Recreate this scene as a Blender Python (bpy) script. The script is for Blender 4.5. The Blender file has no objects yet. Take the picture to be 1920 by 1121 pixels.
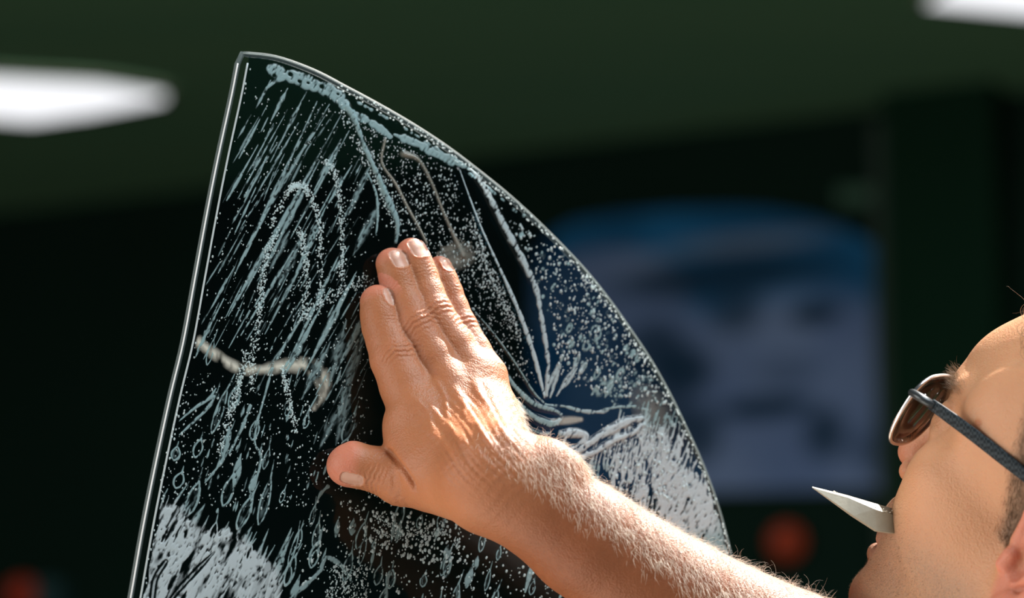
import bpy, bmesh, math, random
import numpy as np
from mathutils import Vector, Matrix

# ------------------------------------------------------------------ scene, camera, light
S = bpy.context.scene
COL = S.collection
TILT = math.radians(12.0)
CAMH = 1.25
FPX = 7000.0                       # focal length in pixels of the 1920 x 1121 frame
CT, ST = math.cos(TILT), math.sin(TILT)


def to_world(k):
    """camera-aligned mm (x right, y forward, z up) -> world metres"""
    k = np.asarray(k, dtype=np.float64) * 0.001
    x, y, z = k[..., 0], k[..., 1], k[..., 2]
    return np.stack([x, y * CT - z * ST, CAMH + y * ST + z * CT], -1)


def dir_world(v):
    v = np.asarray(v, dtype=np.float64)
    return Vector((v[0], v[1] * CT - v[2] * ST, v[1] * ST + v[2] * CT)).normalized()


def P(px, py, d):
    """point at depth d (mm) seen at pixel px, py of the photograph"""
    return np.array([(px - 960) / FPX * d, d, (560.5 - py) / FPX * d])


cam_data = bpy.data.cameras.new('camera')
cam = bpy.data.objects.new('camera', cam_data)
COL.objects.link(cam)
S.camera = cam
cam.location = (0, 0, CAMH)
cam.rotation_euler = (math.radians(90) + TILT, 0, 0)
cam_data.sensor_width = 36
cam_data.lens = FPX / 1920 * 36
cam_data.clip_start = 0.05
cam_data.dof.use_dof = True
cam_data.dof.focus_distance = 1.985
cam_data.dof.aperture_fstop = 5.0
cam_data.dof.aperture_blades = 0

S.view_settings.view_transform = 'Standard'
S.view_settings.look = 'None'
S.view_settings.gamma = 1
S.view_settings.use_curve_mapping = False
S.view_settings.exposure = 0.0
S.cycles.use_denoising = True
S.cycles.max_bounces = 10
S.cycles.transparent_max_bounces = 24
S.cycles.caustics_reflective = False
S.cycles.caustics_refractive = False

world = bpy.data.worlds.new('world')
S.world = world
world.use_nodes = True
wn = world.node_tree.nodes
wn['Background'].inputs[0].default_value = (0.62, 0.74, 0.80, 1)
wn['Background'].inputs[1].default_value = 0.07


def light(name, kind, loc, energy, color, aim=None, size=None, size_y=None, rot=None):
    d = bpy.data.lights.new(name, kind)
    d.energy = energy
    d.color = color
    if kind == 'AREA':
        d.shape = 'RECTANGLE'
        d.size = size
        d.size_y = size_y or size
    o = bpy.data.objects.new(name, d)
    COL.objects.link(o)
    o.location = loc
    if aim is not None:
        o.rotation_euler = (Vector(aim) - Vector(loc)).to_track_quat('-Z', 'Y').to_euler()
    return o


SUN_FROM = np.array([0.44, 0.56, 0.71])           # camera-aligned direction towards the sun
sun = light('sun', 'SUN', (2, 2, 6), 15.0, (1.0, 0.93, 0.86))
sun.data.angle = math.radians(0.6)
sun.rotation_euler = (-dir_world(SUN_FROM)).to_track_quat('-Z', 'Y').to_euler()
# unseen fill lamps added: daylight from the left, bounce below, cool light high right
light('left_fill', 'AREA', (-2.2, 1.05, 1.8), 50, (1.0, 0.93, 0.86), aim=(0.15, 1.95, 1.65), size=1.5, size_y=1.5)
light('floor_bounce', 'AREA', (-0.5, 1.7, 0.35), 14, (1.0, 0.88, 0.76), aim=(0.1, 1.95, 1.65), size=1.2, size_y=1.2)
light('right_fill', 'AREA', (1.35, 0.95, 3.6), 95, (0.92, 0.97, 1.0), aim=(0.1, 2.0, 1.65), size=1.6, size_y=1.6)

# ------------------------------------------------------------------ helpers


def tag(o, label=None, cat=None, group=None, kind=None):
    if label: o['label'] = label
    if cat: o['category'] = cat
    if group: o['group'] = group
    if kind: o['kind'] = kind
    return o


def empty(name, loc, label=None, cat=None, group=None):
    o = bpy.data.objects.new(name, None)
    COL.objects.link(o)
    o.location = loc
    o.empty_display_size = 0.05
    return tag(o, label, cat, group)


def put(o, parent):
    if parent is not None:
        o.parent = parent
        o.matrix_parent_inverse = Matrix.Translation(parent.location).inverted()
    return o


def mesh_np(name, V, F, mat, parent=None, smooth=True, world=True, attrs=None):
    """V in camera-aligned mm (or world metres when world=False), F (n,3) or (n,4)"""
    V = to_world(V) if world else np.asarray(V, float)
    F = np.asarray(F, dtype=np.int32)
    me = bpy.data.meshes.new(name)
    n, k = F.shape
    me.vertices.add(len(V)); me.loops.add(n * k); me.polygons.add(n)
    me.vertices.foreach_set('co', V.astype(np.float32).ravel())
    me.loops.foreach_set('vertex_index', F.ravel())
    me.polygons.foreach_set('loop_start', np.arange(0, n * k, k, dtype=np.int32))
    me.polygons.foreach_set('use_smooth', np.full(n, smooth, dtype=bool))
    me.update(calc_edges=True)
    for an, arr in (attrs or {}).items():
        at = me.attributes.new(an, 'FLOAT', 'POINT')
        at.data.foreach_set('value', np.asarray(arr, np.float32))
    if mat: me.materials.append(mat)
    o = bpy.data.objects.new(name, me)
    COL.objects.link(o)
    return put(o, parent)


def mesh_poly(name, V, F, mat, parent=None, smooth=False, world=True, bevel=0):
    V = to_world(V) if world else np.asarray(V, float)
    me = bpy.data.meshes.new(name)
    me.from_pydata([tuple(v) for v in V], [], [list(map(int, f)) for f in F])
    me.update()
    bm = bmesh.new(); bm.from_mesh(me)
    bmesh.ops.recalc_face_normals(bm, faces=bm.faces)
    if bevel:
        bmesh.ops.bevel(bm, geom=list(bm.edges), offset=bevel, segments=2, affect='EDGES', profile=0.5)
    bm.to_mesh(me); bm.free()
    for p in me.polygons: p.use_smooth = smooth
    if mat: me.materials.append(mat)
    o = bpy.data.objects.new(name, me)
    COL.objects.link(o)
    return put(o, parent)


def box_vf(lo, hi):
    x0, y0, z0 = lo; x1, y1, z1 = hi
    V = [(x0, y0, z0), (x1, y0, z0), (x1, y1, z0), (x0, y1, z0), (x0, y0, z1), (x1, y0, z1), (x1, y1, z1), (x0, y1, z1)]
    F = [(0, 3, 2, 1), (4, 5, 6, 7), (0, 1, 5, 4), (1, 2, 6, 5), (2, 3, 7, 6), (3, 0, 4, 7)]
    return V, F


def tube(pts, radii, seg=10, closed=False, flat=1.0, up=None):
    """tube along points -> V, F quads (camera-aligned mm)"""
    pts = np.asarray(pts, float); n = len(pts)
    radii = np.broadcast_to(np.asarray(radii, float), (n,))
    if closed:
        T = np.roll(pts, -1, 0) - np.roll(pts, 1, 0)
    else:
        T = np.gradient(pts, axis=0)
    T /= np.linalg.norm(T, axis=1)[:, None] + 1e-9
    ref = np.array([0, 0, 1.0]) if up is None else np.asarray(up, float)
    A = np.cross(T, ref); bad = np.linalg.norm(A, axis=1) < 1e-3
    A[bad] = np.cross(T[bad], [1.0, 0.2, 0])
    A /= np.linalg.norm(A, axis=1)[:, None]
    B = np.cross(A, T)
    th = np.linspace(0, 2 * math.pi, seg, endpoint=False)
    V = pts[:, None] + radii[:, None, None] * (A[:, None] * np.cos(th)[None, :, None] + flat * B[:, None] * np.sin(th)[None, :, None])
    V = V.reshape(-1, 3)
    F = []
    m = n if closed else n - 1
    for i in range(m):
        j = (i + 1) % n
        for s in range(seg):
            t = (s + 1) % seg
            F.append((i * seg + s, i * seg + t, j * seg + t, j * seg + s))
    if not closed:
        V = np.vstack([V, pts[:1], pts[-1:]])
        a, b = n * seg, n * seg + 1
        for s in range(seg):
            t = (s + 1) % seg
            F.append((a, t, s, s)); F.append((b, (n - 1) * seg + s, (n - 1) * seg + t, (n - 1) * seg + t))
    return V, [tuple(dict.fromkeys(f)) for f in F]


def spline(pts, n=16):
    """Catmull-Rom through points (rows may hold extra columns such as width)"""
    p = np.asarray(pts, float)
    if len(p) == 2:
        t = np.linspace(0, 1, n)[:, None]
        return p[0] * (1 - t) + p[1] * t
    q = np.vstack([2 * p[0] - p[1], p, 2 * p[-1] - p[-2]])
    out = []
    for i in range(1, len(q) - 2):
        t = np.linspace(0, 1, n, endpoint=False)[:, None]
        a, b, c, d = q[i - 1], q[i], q[i + 1], q[i + 2]
        out.append(0.5 * (2 * b + (c - a) * t + (2 * a - 5 * b + 4 * c - d) * t ** 2 + (3 * b - a - 3 * c + d) * t ** 3))
    out.append(p[-1:])
    return np.vstack(out)


class NT:
    """tiny node builder"""
    def __init__(s, name):
        s.m = bpy.data.materials.new(name); s.m.use_nodes = True
        s.t = s.m.node_tree; s.n = s.t.nodes; s.out = s.n['Material Output']; s.b = s.n['Principled BSDF']

    def node(s, typ, **kw):
        nd = s.n.new(typ)
        for k, v in kw.items():
            if k.startswith('i_'):
                key = k[2:].replace('_', ' ')
                nd.inputs[int(key) if key.isdigit() else key].default_value = v
            else: setattr(nd, k, v)
        return nd

    def link(s, a, b): s.t.links.new(a, b); return s

    def math(s, op, a, b=0.0, clamp=False):
        nd = s.n.new('ShaderNodeMath'); nd.operation = op; nd.use_clamp = clamp
        for i, v in enumerate((a, b)):
            if isinstance(v, (int, float)): nd.inputs[i].default_value = v
            else: s.link(v, nd.inputs[i])
        return nd.outputs[0]

    def mix(s, fac, a, b):
        nd = s.n.new('ShaderNodeMix'); nd.data_type = 'RGBA'
        for sock, v in ((nd.inputs[0], fac), (nd.inputs[6], a), (nd.inputs[7], b)):
            if isinstance(v, (int, float)): sock.default_value = v
            elif isinstance(v, tuple): sock.default_value = (*v, 1) if len(v) == 3 else v
            else: s.link(v, sock)
        return nd.outputs[2]

    def attr(s, name):
        return s.node('ShaderNodeAttribute', attribute_name=name).outputs['Fac']

    def noise(s, scale, detail=3, rough=0.5, vec=None):
        nd = s.node('ShaderNodeTexNoise', i_Scale=scale, i_Detail=detail, i_Roughness=rough)
        if vec is None:
            tc = s.n.new('ShaderNodeTexCoord'); vec = tc.outputs['Object']
        s.link(vec, nd.inputs['Vector'])
        return nd.outputs['Fac']

    def bump(s, h, strength=0.3, dist=0.001):
        nd = s.node('ShaderNodeBump', i_Strength=strength, i_Distance=dist)
        s.link(h, nd.inputs['Height']); s.link(nd.outputs[0], s.b.inputs['Normal'])
        return nd


def simple(name, color, rough=0.5, metal=0.0, spec=0.5, noise=0.0, nscale=40, emit=None, estr=0):
    t = NT(name)
    t.b.inputs['Roughness'].default_value = rough
    t.b.inputs['Metallic'].default_value = metal
    t.b.inputs['Specular IOR Level'].default_value = spec
    if noise:
        c = t.mix(t.noise(nscale), tuple(x * (1 - noise) for x in color), tuple(min(1, x * (1 + noise)) for x in color))
        t.link(c, t.b.inputs['Base Color'])
    else:
        t.b.inputs['Base Color'].default_value = (*color, 1)
    if emit:
        t.b.inputs['Emission Color'].default_value = (*emit, 1); t.b.inputs['Emission Strength'].default_value = estr
    return t.m


# ------------------------------------------------------------------ the workshop behind
def pix_on_plane(px, py, p0, nrm):
    """world point where the ray of a pixel meets a world plane"""
    r = to_world(P(px, py, 1000.0)) - np.array([0, 0, CAMH])
    t = np.dot(np.asarray(p0) - np.array([0, 0, CAMH]), nrm) / np.dot(r, nrm)
    return np.array([0, 0, CAMH]) + r * t


CEIL = 2.95
a0 = pix_on_plane(0, 398, (0, 0, CEIL), (0, 0, 1)); a1 = pix_on_plane(1920, 172, (0, 0, CEIL), (0, 0, 1))
wd = (a1 - a0)[:2]; wd /= np.linalg.norm(wd)                      # along the wall, to the right
wn_ = np.array([wd[1], -wd[0], 0.0])                              # out of the wall, towards the camera
WL, WR = a0[:2] - wd * 7.0, a1[:2] + wd * 1.6


def wall_slab(name, p, q, z0, z1, thick, mat, parent=None):
    """vertical slab whose camera-side face runs from p to q (world xy); it grows away from the camera"""
    p, q = np.array(p), np.array(q); back = -wn_[:2] * thick
    V = [(*p, z0), (*q, z0), (*(q + back), z0), (*(p + back), z0), (*p, z1), (*q, z1), (*(q + back), z1), (*(p + back), z1)]
    return mesh_poly(name, V, [(0, 3, 2, 1), (4, 5, 6, 7), (0, 1, 5, 4), (1, 2, 6, 5), (2, 3, 7, 6), (3, 0, 4, 7)], mat, parent, world=False)


m_wall = simple('dark_green_paint', (0.0040, 0.0170, 0.0110), 0.8, spec=0.1, noise=0.15, nscale=3)
t = NT('ceiling_paint')
tc = t.n.new('ShaderNodeTexCoord')
mp = t.node('ShaderNodeMapping'); mp.inputs['Scale'].default_value = (0.6, 5, 1); t.link(tc.outputs['Object'], mp.inputs[0])
nz = t.noise(1.4, 2, 0.5, mp.outputs[0])
t.link(t.mix(nz, (0.10, 0.23, 0.13), (0.15, 0.28, 0.145)), t.b.inputs['Base Color'])
t.b.inputs['Roughness'].default_value = 0.9
t.b.inputs['Specular IOR Level'].default_value = 0.1
m_ceil = t.m
m_floor = simple('concrete', (0.10, 0.10, 0.095), 0.6, noise=0.25, nscale=4)

tag(wall_slab('wall_back', WL, WR, 0, CEIL, 0.15, m_wall), 'very dark green back wall of the workshop below the ceiling', kind='structure')
V, F = box_vf((-9, 3.9, CEIL), (6.5, 14, CEIL + 0.15))
tag(mesh_poly('ceiling', V, F, m_ceil, world=False), 'dull dark green ceiling above the back wall', kind='structure')
V, F = box_vf((-9, -3, -0.1), (6.5, 14, 0))
tag(mesh_poly('floor', V, F, m_floor, world=False), 'grey concrete workshop floor', kind='structure')


def on_wall(px, py, off=0.0):
    """world point on the wall's face shifted off metres towards the camera"""
    return pix_on_plane(px, py, np.array([*a0[:2], 0]) + wn_ * off, wn_)


def wall_shape(name, pix, off, thick, mat, parent=None, bevel=0):
    """flat shape with real thickness hung on the wall, outline given by its corners"""
    front = np.array([on_wall(x, y, off + thick) for x, y in pix])
    back = front - wn_ * thick
    n = len(pix); V = np.vstack([front, back])
    F = [list(range(n)), list(range(2 * n - 1, n - 1, -1))] + [(i, (i + 1) % n, n + (i + 1) % n, n + i) for i in range(n)]
    return mesh_poly(name, V, F, mat, parent, world=False, bevel=bevel)


# the pillar standing on the right part of the wall, with its pale edge strip
m_trim = simple('pillar_paint', (0.013, 0.040, 0.026), 0.6, noise=0.2, nscale=2)
p0 = on_wall(1700, 600)[:2]; p1 = on_wall(1905, 600)[:2]
tag(wall_slab('trim_1', p0 + wn_[:2] * 0.10, p1 + wn_[:2] * 0.10, 0, CEIL, 0.09, simple('pillar_green', (0.006, 0.024, 0.013), 0.9, spec=0.05)),
    'dark green pillar on the right of the back wall', kind='structure')
p0 = on_wall(1645, 300)[:2]; p1 = on_wall(1676, 300)[:2]
zt = on_wall(1660, 235)[2]; zb = on_wall(1660, 1300)[2]
tag(wall_slab('trim_2', p0 + wn_[:2] * 0.03, p1 + wn_[:2] * 0.03, 0, zt, 0.028, m_trim), 'narrow vertical strip beside the pillar', kind='structure')

# poster: blue sky above grey cloud, arched top
poster = empty('wall_poster', on_wall(1360, 920), 'large arched blue and cloudy grey poster hanging blurred on the dark back wall', 'poster')
base_pts = [(1000, 500), (1035, 440), (1075, 418), (1150, 403), (1250, 394), (1350, 391), (1440, 394), (1520, 408), (1590, 432), (1640, 460), (1668, 490), (1674, 620), (1674, 900), (1660, 915), (1500, 918), (1300, 922), (1000, 925)]
t = NT('poster_print')
tc = t.n.new('ShaderNodeTexCoord')
O = on_wall(1000, 920, 0.02); U = on_wall(1674, 920, 0.02) - O; Wv = on_wall(1000, 391, 0.02)[2] - O[2]


def uvw():
    """u along the poster, v up it, from world position"""
    g = t.n.new('ShaderNodeNewGeometry')
    sx = t.n.new('ShaderNodeSeparateXYZ'); t.link(g.outputs['Position'], sx.inputs[0])
    u = t.math('DIVIDE', t.math('SUBTRACT', sx.outputs[0], float(O[0])), float(U[0]))
    v = t.math('DIVIDE', t.math('SUBTRACT', sx.outputs[2], float(O[2])), float(Wv))
    return u, v


u, v = uvw()
cm = t.n.new('ShaderNodeCombineXYZ'); t.link(u, cm.inputs[0]); t.link(t.math('MULTIPLY', v, 0.9), cm.inputs[1])
nz = t.noise(3.2, 2, 0.45, cm.outputs[0])


def blob(cx, cy, rx, ry, soft=1.0):
    a = t.math('POWER', t.math('DIVIDE', t.math('SUBTRACT', u, cx), rx), 2)
    b = t.math('POWER', t.math('DIVIDE', t.math('SUBTRACT', v, cy), ry), 2)
    s = t.math('ADD', a, b)
    return t.math('SUBTRACT', 1.0, t.math('POWER', s, 0.8), clamp=True)


def ss(x, lo, hi):
    nd = t.node('ShaderNodeMapRange', interpolation_type='SMOOTHSTEP'); nd.inputs[1].default_value = lo; nd.inputs[2].default_value = hi
    t.link(x, nd.inputs[0]); return nd.outputs[0]


blue = t.mix(ss(nz, 0.4, 0.7), (0.010, 0.10, 0.24), (0.018, 0.17, 0.40))
grey = t.mix(ss(nz, 0.38, 0.62), (0.13, 0.20, 0.38), (0.18, 0.26, 0.45))
# big cloud dome on the right, smaller cloud on the left
cloud = t.math('MAXIMUM', blob(0.72, 0.06, 0.62, 0.66), t.math('MAXIMUM', blob(0.20, 0.66, 0.30, 0.20), blob(0.34, 0.28, 0.32, 0.42)))
c = t.mix(ss(cloud, 0.10, 0.42), blue, grey)
c = t.mix(t.math('MULTIPLY', ss(blob(0.60, 0.80, 0.32, 0.045), 0.0, 0.8), 0.5), c, (0.24, 0.28, 0.38))
for cx, cy, rx, ry, k in ((0.55, 0.69, 0.42, 0.10, 0.9), (0.80, 0.53, 0.10, 0.055, 0.95), (0.58, 0.56, 0.10, 0.10, 0.75), (0.35, 0.47, 0.12, 0.12, 0.8), (0.42, 0.37, 0.13, 0.13, 0.95),
                          (0.66, 0.225, 0.18, 0.055, 0.95), (0.82, 0.12, 0.08, 0.12, 0.85), (0.47, 0.15, 0.09, 0.14, 0.85), (0.72, 0.34, 0.12, 0.07, 0.35), (0.97, 0.05, 0.12, 0.1, 0.5), (0.38, 0.22, 0.10, 0.10, 0.8)):
    c = t.mix(t.math('MULTIPLY', ss(blob(cx, cy, rx, ry), 0.0, 0.8), k), c, (0.008, 0.035, 0.075))
t.link(c, t.b.inputs['Base Color']); t.b.inputs['Roughness'].default_value = 0.6; t.b.inputs['Specular IOR Level'].default_value = 0.1
wall_shape('printed_sheet', base_pts, 0.004, 0.016, t.m, poster)

# small green sign above the poster, red-orange lights low on the wall, pale box
m_sign = simple('green_plate', (0.03, 0.10, 0.06), 0.6)
s = wall_shape('wall_plate', [(1570, 350), (1650, 350), (1650, 382), (1570, 382)], 0.002, 0.015, m_sign)
tag(s, 'small dull green plate on the dark wall above the poster', 'sign')


def red_lamp(px, py, r, label):
    c = on_wall(px, py, 0.05)
    e = empty('warning_light', c, label, 'light', 'red lights low on the back wall')
    ang = np.linspace(0, 2 * math.pi, 20, endpoint=False)
    prof = [(0.0, 1.1), (0.015, 1.1), (0.02, 1.0), (0.045, 0.85), (0.06, 0.5), (0.065, 0.0)]
    uu = np.array([*wd, 0.0]); vv = np.array([0, 0, 1.0])
    ctr = c - wn_ * 0.05

    def lathe(pr):
        V = []; F = []
        for h, k in pr:
            for a in ang: V.append(ctr + wn_ * h + (uu * math.cos(a) + vv * math.sin(a)) * r * k)
        m = len(ang)
        for i in range(len(pr) - 1):
            for j in range(m): F.append((i * m + j, i * m + (j + 1) % m, (i + 1) * m + (j + 1) % m, (i + 1) * m + j))
        return V, F
    V, F = lathe([(0, 0.01), (0.0, 1.25), (0.018, 1.25), (0.022, 1.1)])
    mesh_poly('base', V, F, m_wall, e, world=False, smooth=True)
    V, F = lathe([(0.018, 1.1), (0.03, 1.05), (0.05, 0.8), (0.062, 0.45), (0.066, 0.01)])
    mesh_poly('lens', V, F, simple('red_lens', (0.30, 0.03, 0.01), 0.35, emit=(1.0, 0.16, 0.05) if px > 500 else (1.0, 0.07, 0.02), estr=0.035), e, world=False, smooth=True)


red_lamp(1464, 1012, 0.030, 'blurred orange-red light on the dark wall between the forearm and the chin')
red_lamp(28, 1112, 0.030, 'blurred dark red light in the lower left corner of the wall')
s = wall_shape('switch_box', [(65, 1088), (105, 1088), (105, 1140), (65, 1140)], 0.002, 0.04, simple('blue_grey_box', (0.015, 0.06, 0.065), 0.6))
tag(s, 'dim bluish box on the wall right of the dark red light', 'box')


# ceiling light panels
def ceiling_light(pix, label, extra=None):
    pts = np.array([pix_on_plane(x, y, (0, 0, CEIL - 0.004), (0, 0, 1)) for x, y in pix])
    ctr = pts.mean(0)
    e = empty('ceiling_light', ctr, label, 'ceiling light', 'ceiling light panels')
    n = len(pts)
    lo = pts.copy(); lo[:, 2] -= 0.012
    inner = ctr + (lo - ctr) * 0.97
    V = np.vstack([pts, lo, inner]); F = [(i, (i + 1) % n, n + (i + 1) % n, n + i) for i in range(n)] + [(n + i, n + (i + 1) % n, 2 * n + (i + 1) % n, 2 * n + i) for i in range(n)]
    mesh_poly('frame', V, F, simple('lamp_frame', (0.25, 0.2, 0.15), 0.6), e, world=False)
    top = inner.copy(); top[:, 2] += 0.004
    mesh_poly('diffuser', np.vstack([inner, top]), [list(range(n)), list(range(2 * n - 1, n - 1, -1))] + [(i, (i + 1) % n, n + (i + 1) % n, n + i) for i in range(n)],
              simple('lamp_diffuser', (0.8, 0.8, 0.8), 0.5, emit=(0.95, 0.96, 1.0), estr=1.1), e, world=False)


ceiling_light([(-420, 110), (190, 144), (318, 165), (316, 176), (180, 202), (60, 218), (-420, 178)], 'glowing white ceiling light panel at the left edge of the photo')
ceiling_light([(1725, -4), (1950, 18), (2350, 30), (2350, -90), (1800, -50)], 'white ceiling light panel cut off in the top right corner')

# ------------------------------------------------------------------ pane plane (camera-aligned mm)
PN = np.array([0.40, -0.90, 0.17]); PN /= np.linalg.norm(PN)     # pane normal, towards the camera side
P0 = P(760, 560, 2030.0)


def Q(px, py, off=0.0):
    """point at pixel px, py lying off mm in front of the pane"""
    r = P(px, py, 1.0)
    t_ = (off + PN @ P0) / (PN @ r)
    return r * t_


def Qv(pxy, off=0.0):
    pxy = np.asarray(pxy, float)
    r = np.stack([(pxy[:, 0] - 960) / FPX, np.ones(len(pxy)), (560.5 - pxy[:, 1]) / FPX], -1)
    return r * ((np.asarray(off) + PN @ P0) / (r @ PN))[:, None]


# ------------------------------------------------------------------ implicit modelling of the body
def axis(breaks):
    out = []
    for lo, hi, st in breaks: out.append(np.arange(lo, hi, st))
    return np.concatenate(out + [[breaks[-1][1]]]).astype(np.float32)


XS = axis([(-112, 288, 1.25), (288, 470, 3.5)])
YS = axis([(1786, 1850, 4.0), (1850, 2075, 1.25), (2075, 2240, 3.5)])
ZS = axis([(-440, -178, 4.0), (-178, 36, 1.25), (36, 90, 3.0)])
BIG = 30.0


class Field:
    def __init__(s): s.F = np.full((len(XS), len(YS), len(ZS)), BIG, np.float32)

    def sub(s, lo, hi, m):
        sl = []
        for ax, a, b in zip((XS, YS, ZS), lo, hi):
            i0 = max(0, np.searchsorted(ax, a - m) - 1); i1 = min(len(ax), np.searchsorted(ax, b + m) + 1)
            sl.append(slice(i0, i1))
        return tuple(sl)


def coords(sl):
    return XS[sl[0]][:, None, None], YS[sl[1]][None, :, None], ZS[sl[2]][None, None, :]


def smin(a, b, k):
    h = np.maximum(k - np.abs(a - b), 0) / k
    return np.minimum(a, b) - h * h * k * 0.25


def smax(a, b, k): return -smin(-a, -b, k)


def d_cone(X, Y, Z, a, b, r1, r2, flat=None):
    """tapered capsule; flat = (unit dir, s): s<1 widens the shape along that direction"""
    a = np.asarray(a, float); b = np.asarray(b, float)
    px, py, pz = X - np.float32(a[0]), Y - np.float32(a[1]), Z - np.float32(a[2])
    d = b - a
    if flat is not None:
        e, s = np.asarray(flat[0], float), flat[1]
        e = e / np.linalg.norm(e)
        q = (px * np.float32(e[0]) + py * np.float32(e[1]) + pz * np.float32(e[2])) * np.float32(s - 1)
        px, py, pz = px + q * np.float32(e[0]), py + q * np.float32(e[1]), pz + q * np.float32(e[2])
        d = d + (s - 1) * (d @ e) * e
    L = max(1e-6, d @ d)
    h = np.clip((px * np.float32(d[0]) + py * np.float32(d[1]) + pz * np.float32(d[2])) / np.float32(L), 0, 1)
    dx, dy, dz = px - h * np.float32(d[0]), py - h * np.float32(d[1]), pz - h * np.float32(d[2])
    return np.sqrt(dx * dx + dy * dy + dz * dz) - (np.float32(r1) + h * np.float32(r2 - r1))


def d_ell(X, Y, Z, c, R, rad):
    """ellipsoid with axes = rows of R"""
    px, py, pz = X - np.float32(c[0]), Y - np.float32(c[1]), Z - np.float32(c[2])
    k0 = 0; k1 = 0
    for i in range(3):
        q = px * np.float32(R[i][0]) + py * np.float32(R[i][1]) + pz * np.float32(R[i][2])
        k0 = k0 + (q / np.float32(rad[i])) ** 2; k1 = k1 + (q / np.float32(rad[i] ** 2)) ** 2
    k0 = np.sqrt(k0); k1 = np.sqrt(k1) + 1e-9
    return k0 * (k0 - 1) / k1


def add(Fd, fn, lo, hi, k, mode='u'):
    sl = Fd.sub(lo, hi, k + 6)
    if any(s.stop <= s.start for s in sl): return
    D = fn(*coords(sl)).astype(np.float32)
    if mode == 'u': Fd.F[sl] = smin(Fd.F[sl], D, np.float32(k))
    else: Fd.F[sl] = smax(Fd.F[sl], -D, np.float32(k))


def cone(Fd, a, b, r1, r2, k=4.0, flat=None, mode='u'):
    a = np.asarray(a, float); b = np.asarray(b, float)
    R = max(r1, r2) / (flat[1] if flat is not None else 1)
    add(Fd, lambda X, Y, Z: d_cone(X, Y, Z, a, b, r1, r2, flat), np.minimum(a, b) - R, np.maximum(a, b) + R, k, mode)


def ell(Fd, c, R, rad, k=4.0, mode='u'):
    m = max(rad)
    add(Fd, lambda X, Y, Z: d_ell(X, Y, Z, c, R, rad), np.asarray(c) - m, np.asarray(c) + m, k, mode)


def chain(Fd, pts, rs, k):
    """finger: one sub-field of tapered segments, joined to the body with blend k"""
    pts = np.array(pts, float)
    m = max(rs) + k + 6
    sl = Fd.sub(pts.min(0), pts.max(0), m)
    X, Y, Z = coords(sl)
    D = None
    for i in range(len(pts) - 1):
        d = d_cone(X, Y, Z, pts[i], pts[i + 1], rs[i], rs[i + 1])
        D = d if D is None else smin(D, d, np.float32(2.0))
    Fd.F[sl] = smin(Fd.F[sl], D.astype(np.float32), np.float32(k))


B = Field()
MM = 1 / 3.5        # mm per photo pixel near the hand
# --- forearm, wrist
ARM = [(P(922, 893, 1951), 26.5), (P(1003, 940, 1953), 27.5), (P(1098, 1014, 1958), 29.8), (P(1272, 1134, 1975), 34.5), (P(1470, 1255, 1995), 43.0), (P(1600, 1400, 2012), 45.0)]
for (a, r1), (b, r2) in zip(ARM[:-1], ARM[1:]): cone(B, a, b, r1, r2, 4)
# --- upper arm, shoulder, neck base
SHO = P(2230, 1740, 2130)
cone(B, ARM[-1][0], SHO, 45, 56, 20)
# wrist to back of the hand: metacarpal bones
IDX = dict(mcp=(782, 773, 25), pip=(739, 672, 16.5), dip=(717, 612, 11), tip=(708, 567, 9), rp=(15.5, 12.6, 10.8, 9.6))
MID = dict(mcp=(842, 728, 27), pip=(781, 612, 17.5), dip=(753, 545, 10.5), tip=(735, 495, 8.8), rp=(12.5, 11.2, 9.7, 8.9))
RNG = dict(mcp=(884, 702, 24), pip=(812, 588, 16.5), dip=(789, 520, 10.5), tip=(772, 475, 8.5), rp=(11.8, 10.6, 9.3, 8.5))
PNK = dict(mcp=(912, 705, 21), pip=(862, 612, 13), dip=(840, 549, 9), tip=(824, 503, 7), rp=(10.5, 9.0, 7.8, 6.8))
W = [(862, 888, 58), (898, 866, 61), (925, 848, 58), (944, 835, 51)]
for Fg, w, r in zip((IDX, MID, RNG, PNK), W, (17, 17, 16, 14)):
    m_ = Fg['mcp']; h_ = (m_[0] * .5 + w[0] * .5, m_[1] * .5 + w[1] * .5, m_[2] * .72 + w[2] * .28)
    cone(B, Q(*m_), Q(*h_), Fg['rp'][0] * 0.98, (Fg['rp'][0] + r) / 2, 7)
    cone(B, Q(*h_), Q(*w), (Fg['rp'][0] + r) / 2, r, 5)
cone(B, Q(812, 762, 22), Q(850, 825, 32), 14, 16, 10); cone(B, Q(862, 722, 21), Q(885, 790, 29), 12, 14, 8)
# fill of the palm under the metacarpals
cone(B, Q(815, 790, 24), Q(880, 875, 48), 15, 20, 9)
cone(B, Q(765, 805, 24), Q(800, 868, 38), 13.5, 17, 8)
cone(B, Q(752, 838, 24), Q(790, 880, 30), 7, 12, 8)
cone(B, Q(885, 730, 18), Q(915, 840, 48), 11, 18, 9)
cone(B, Q(905, 868, 62), ARM[0][0], 21, 26.5, 14)
# ulna head and wrist bumps
cone(B, P(1030, 868, 1948), P(1048, 882, 1950), 12, 12, 10)
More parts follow.
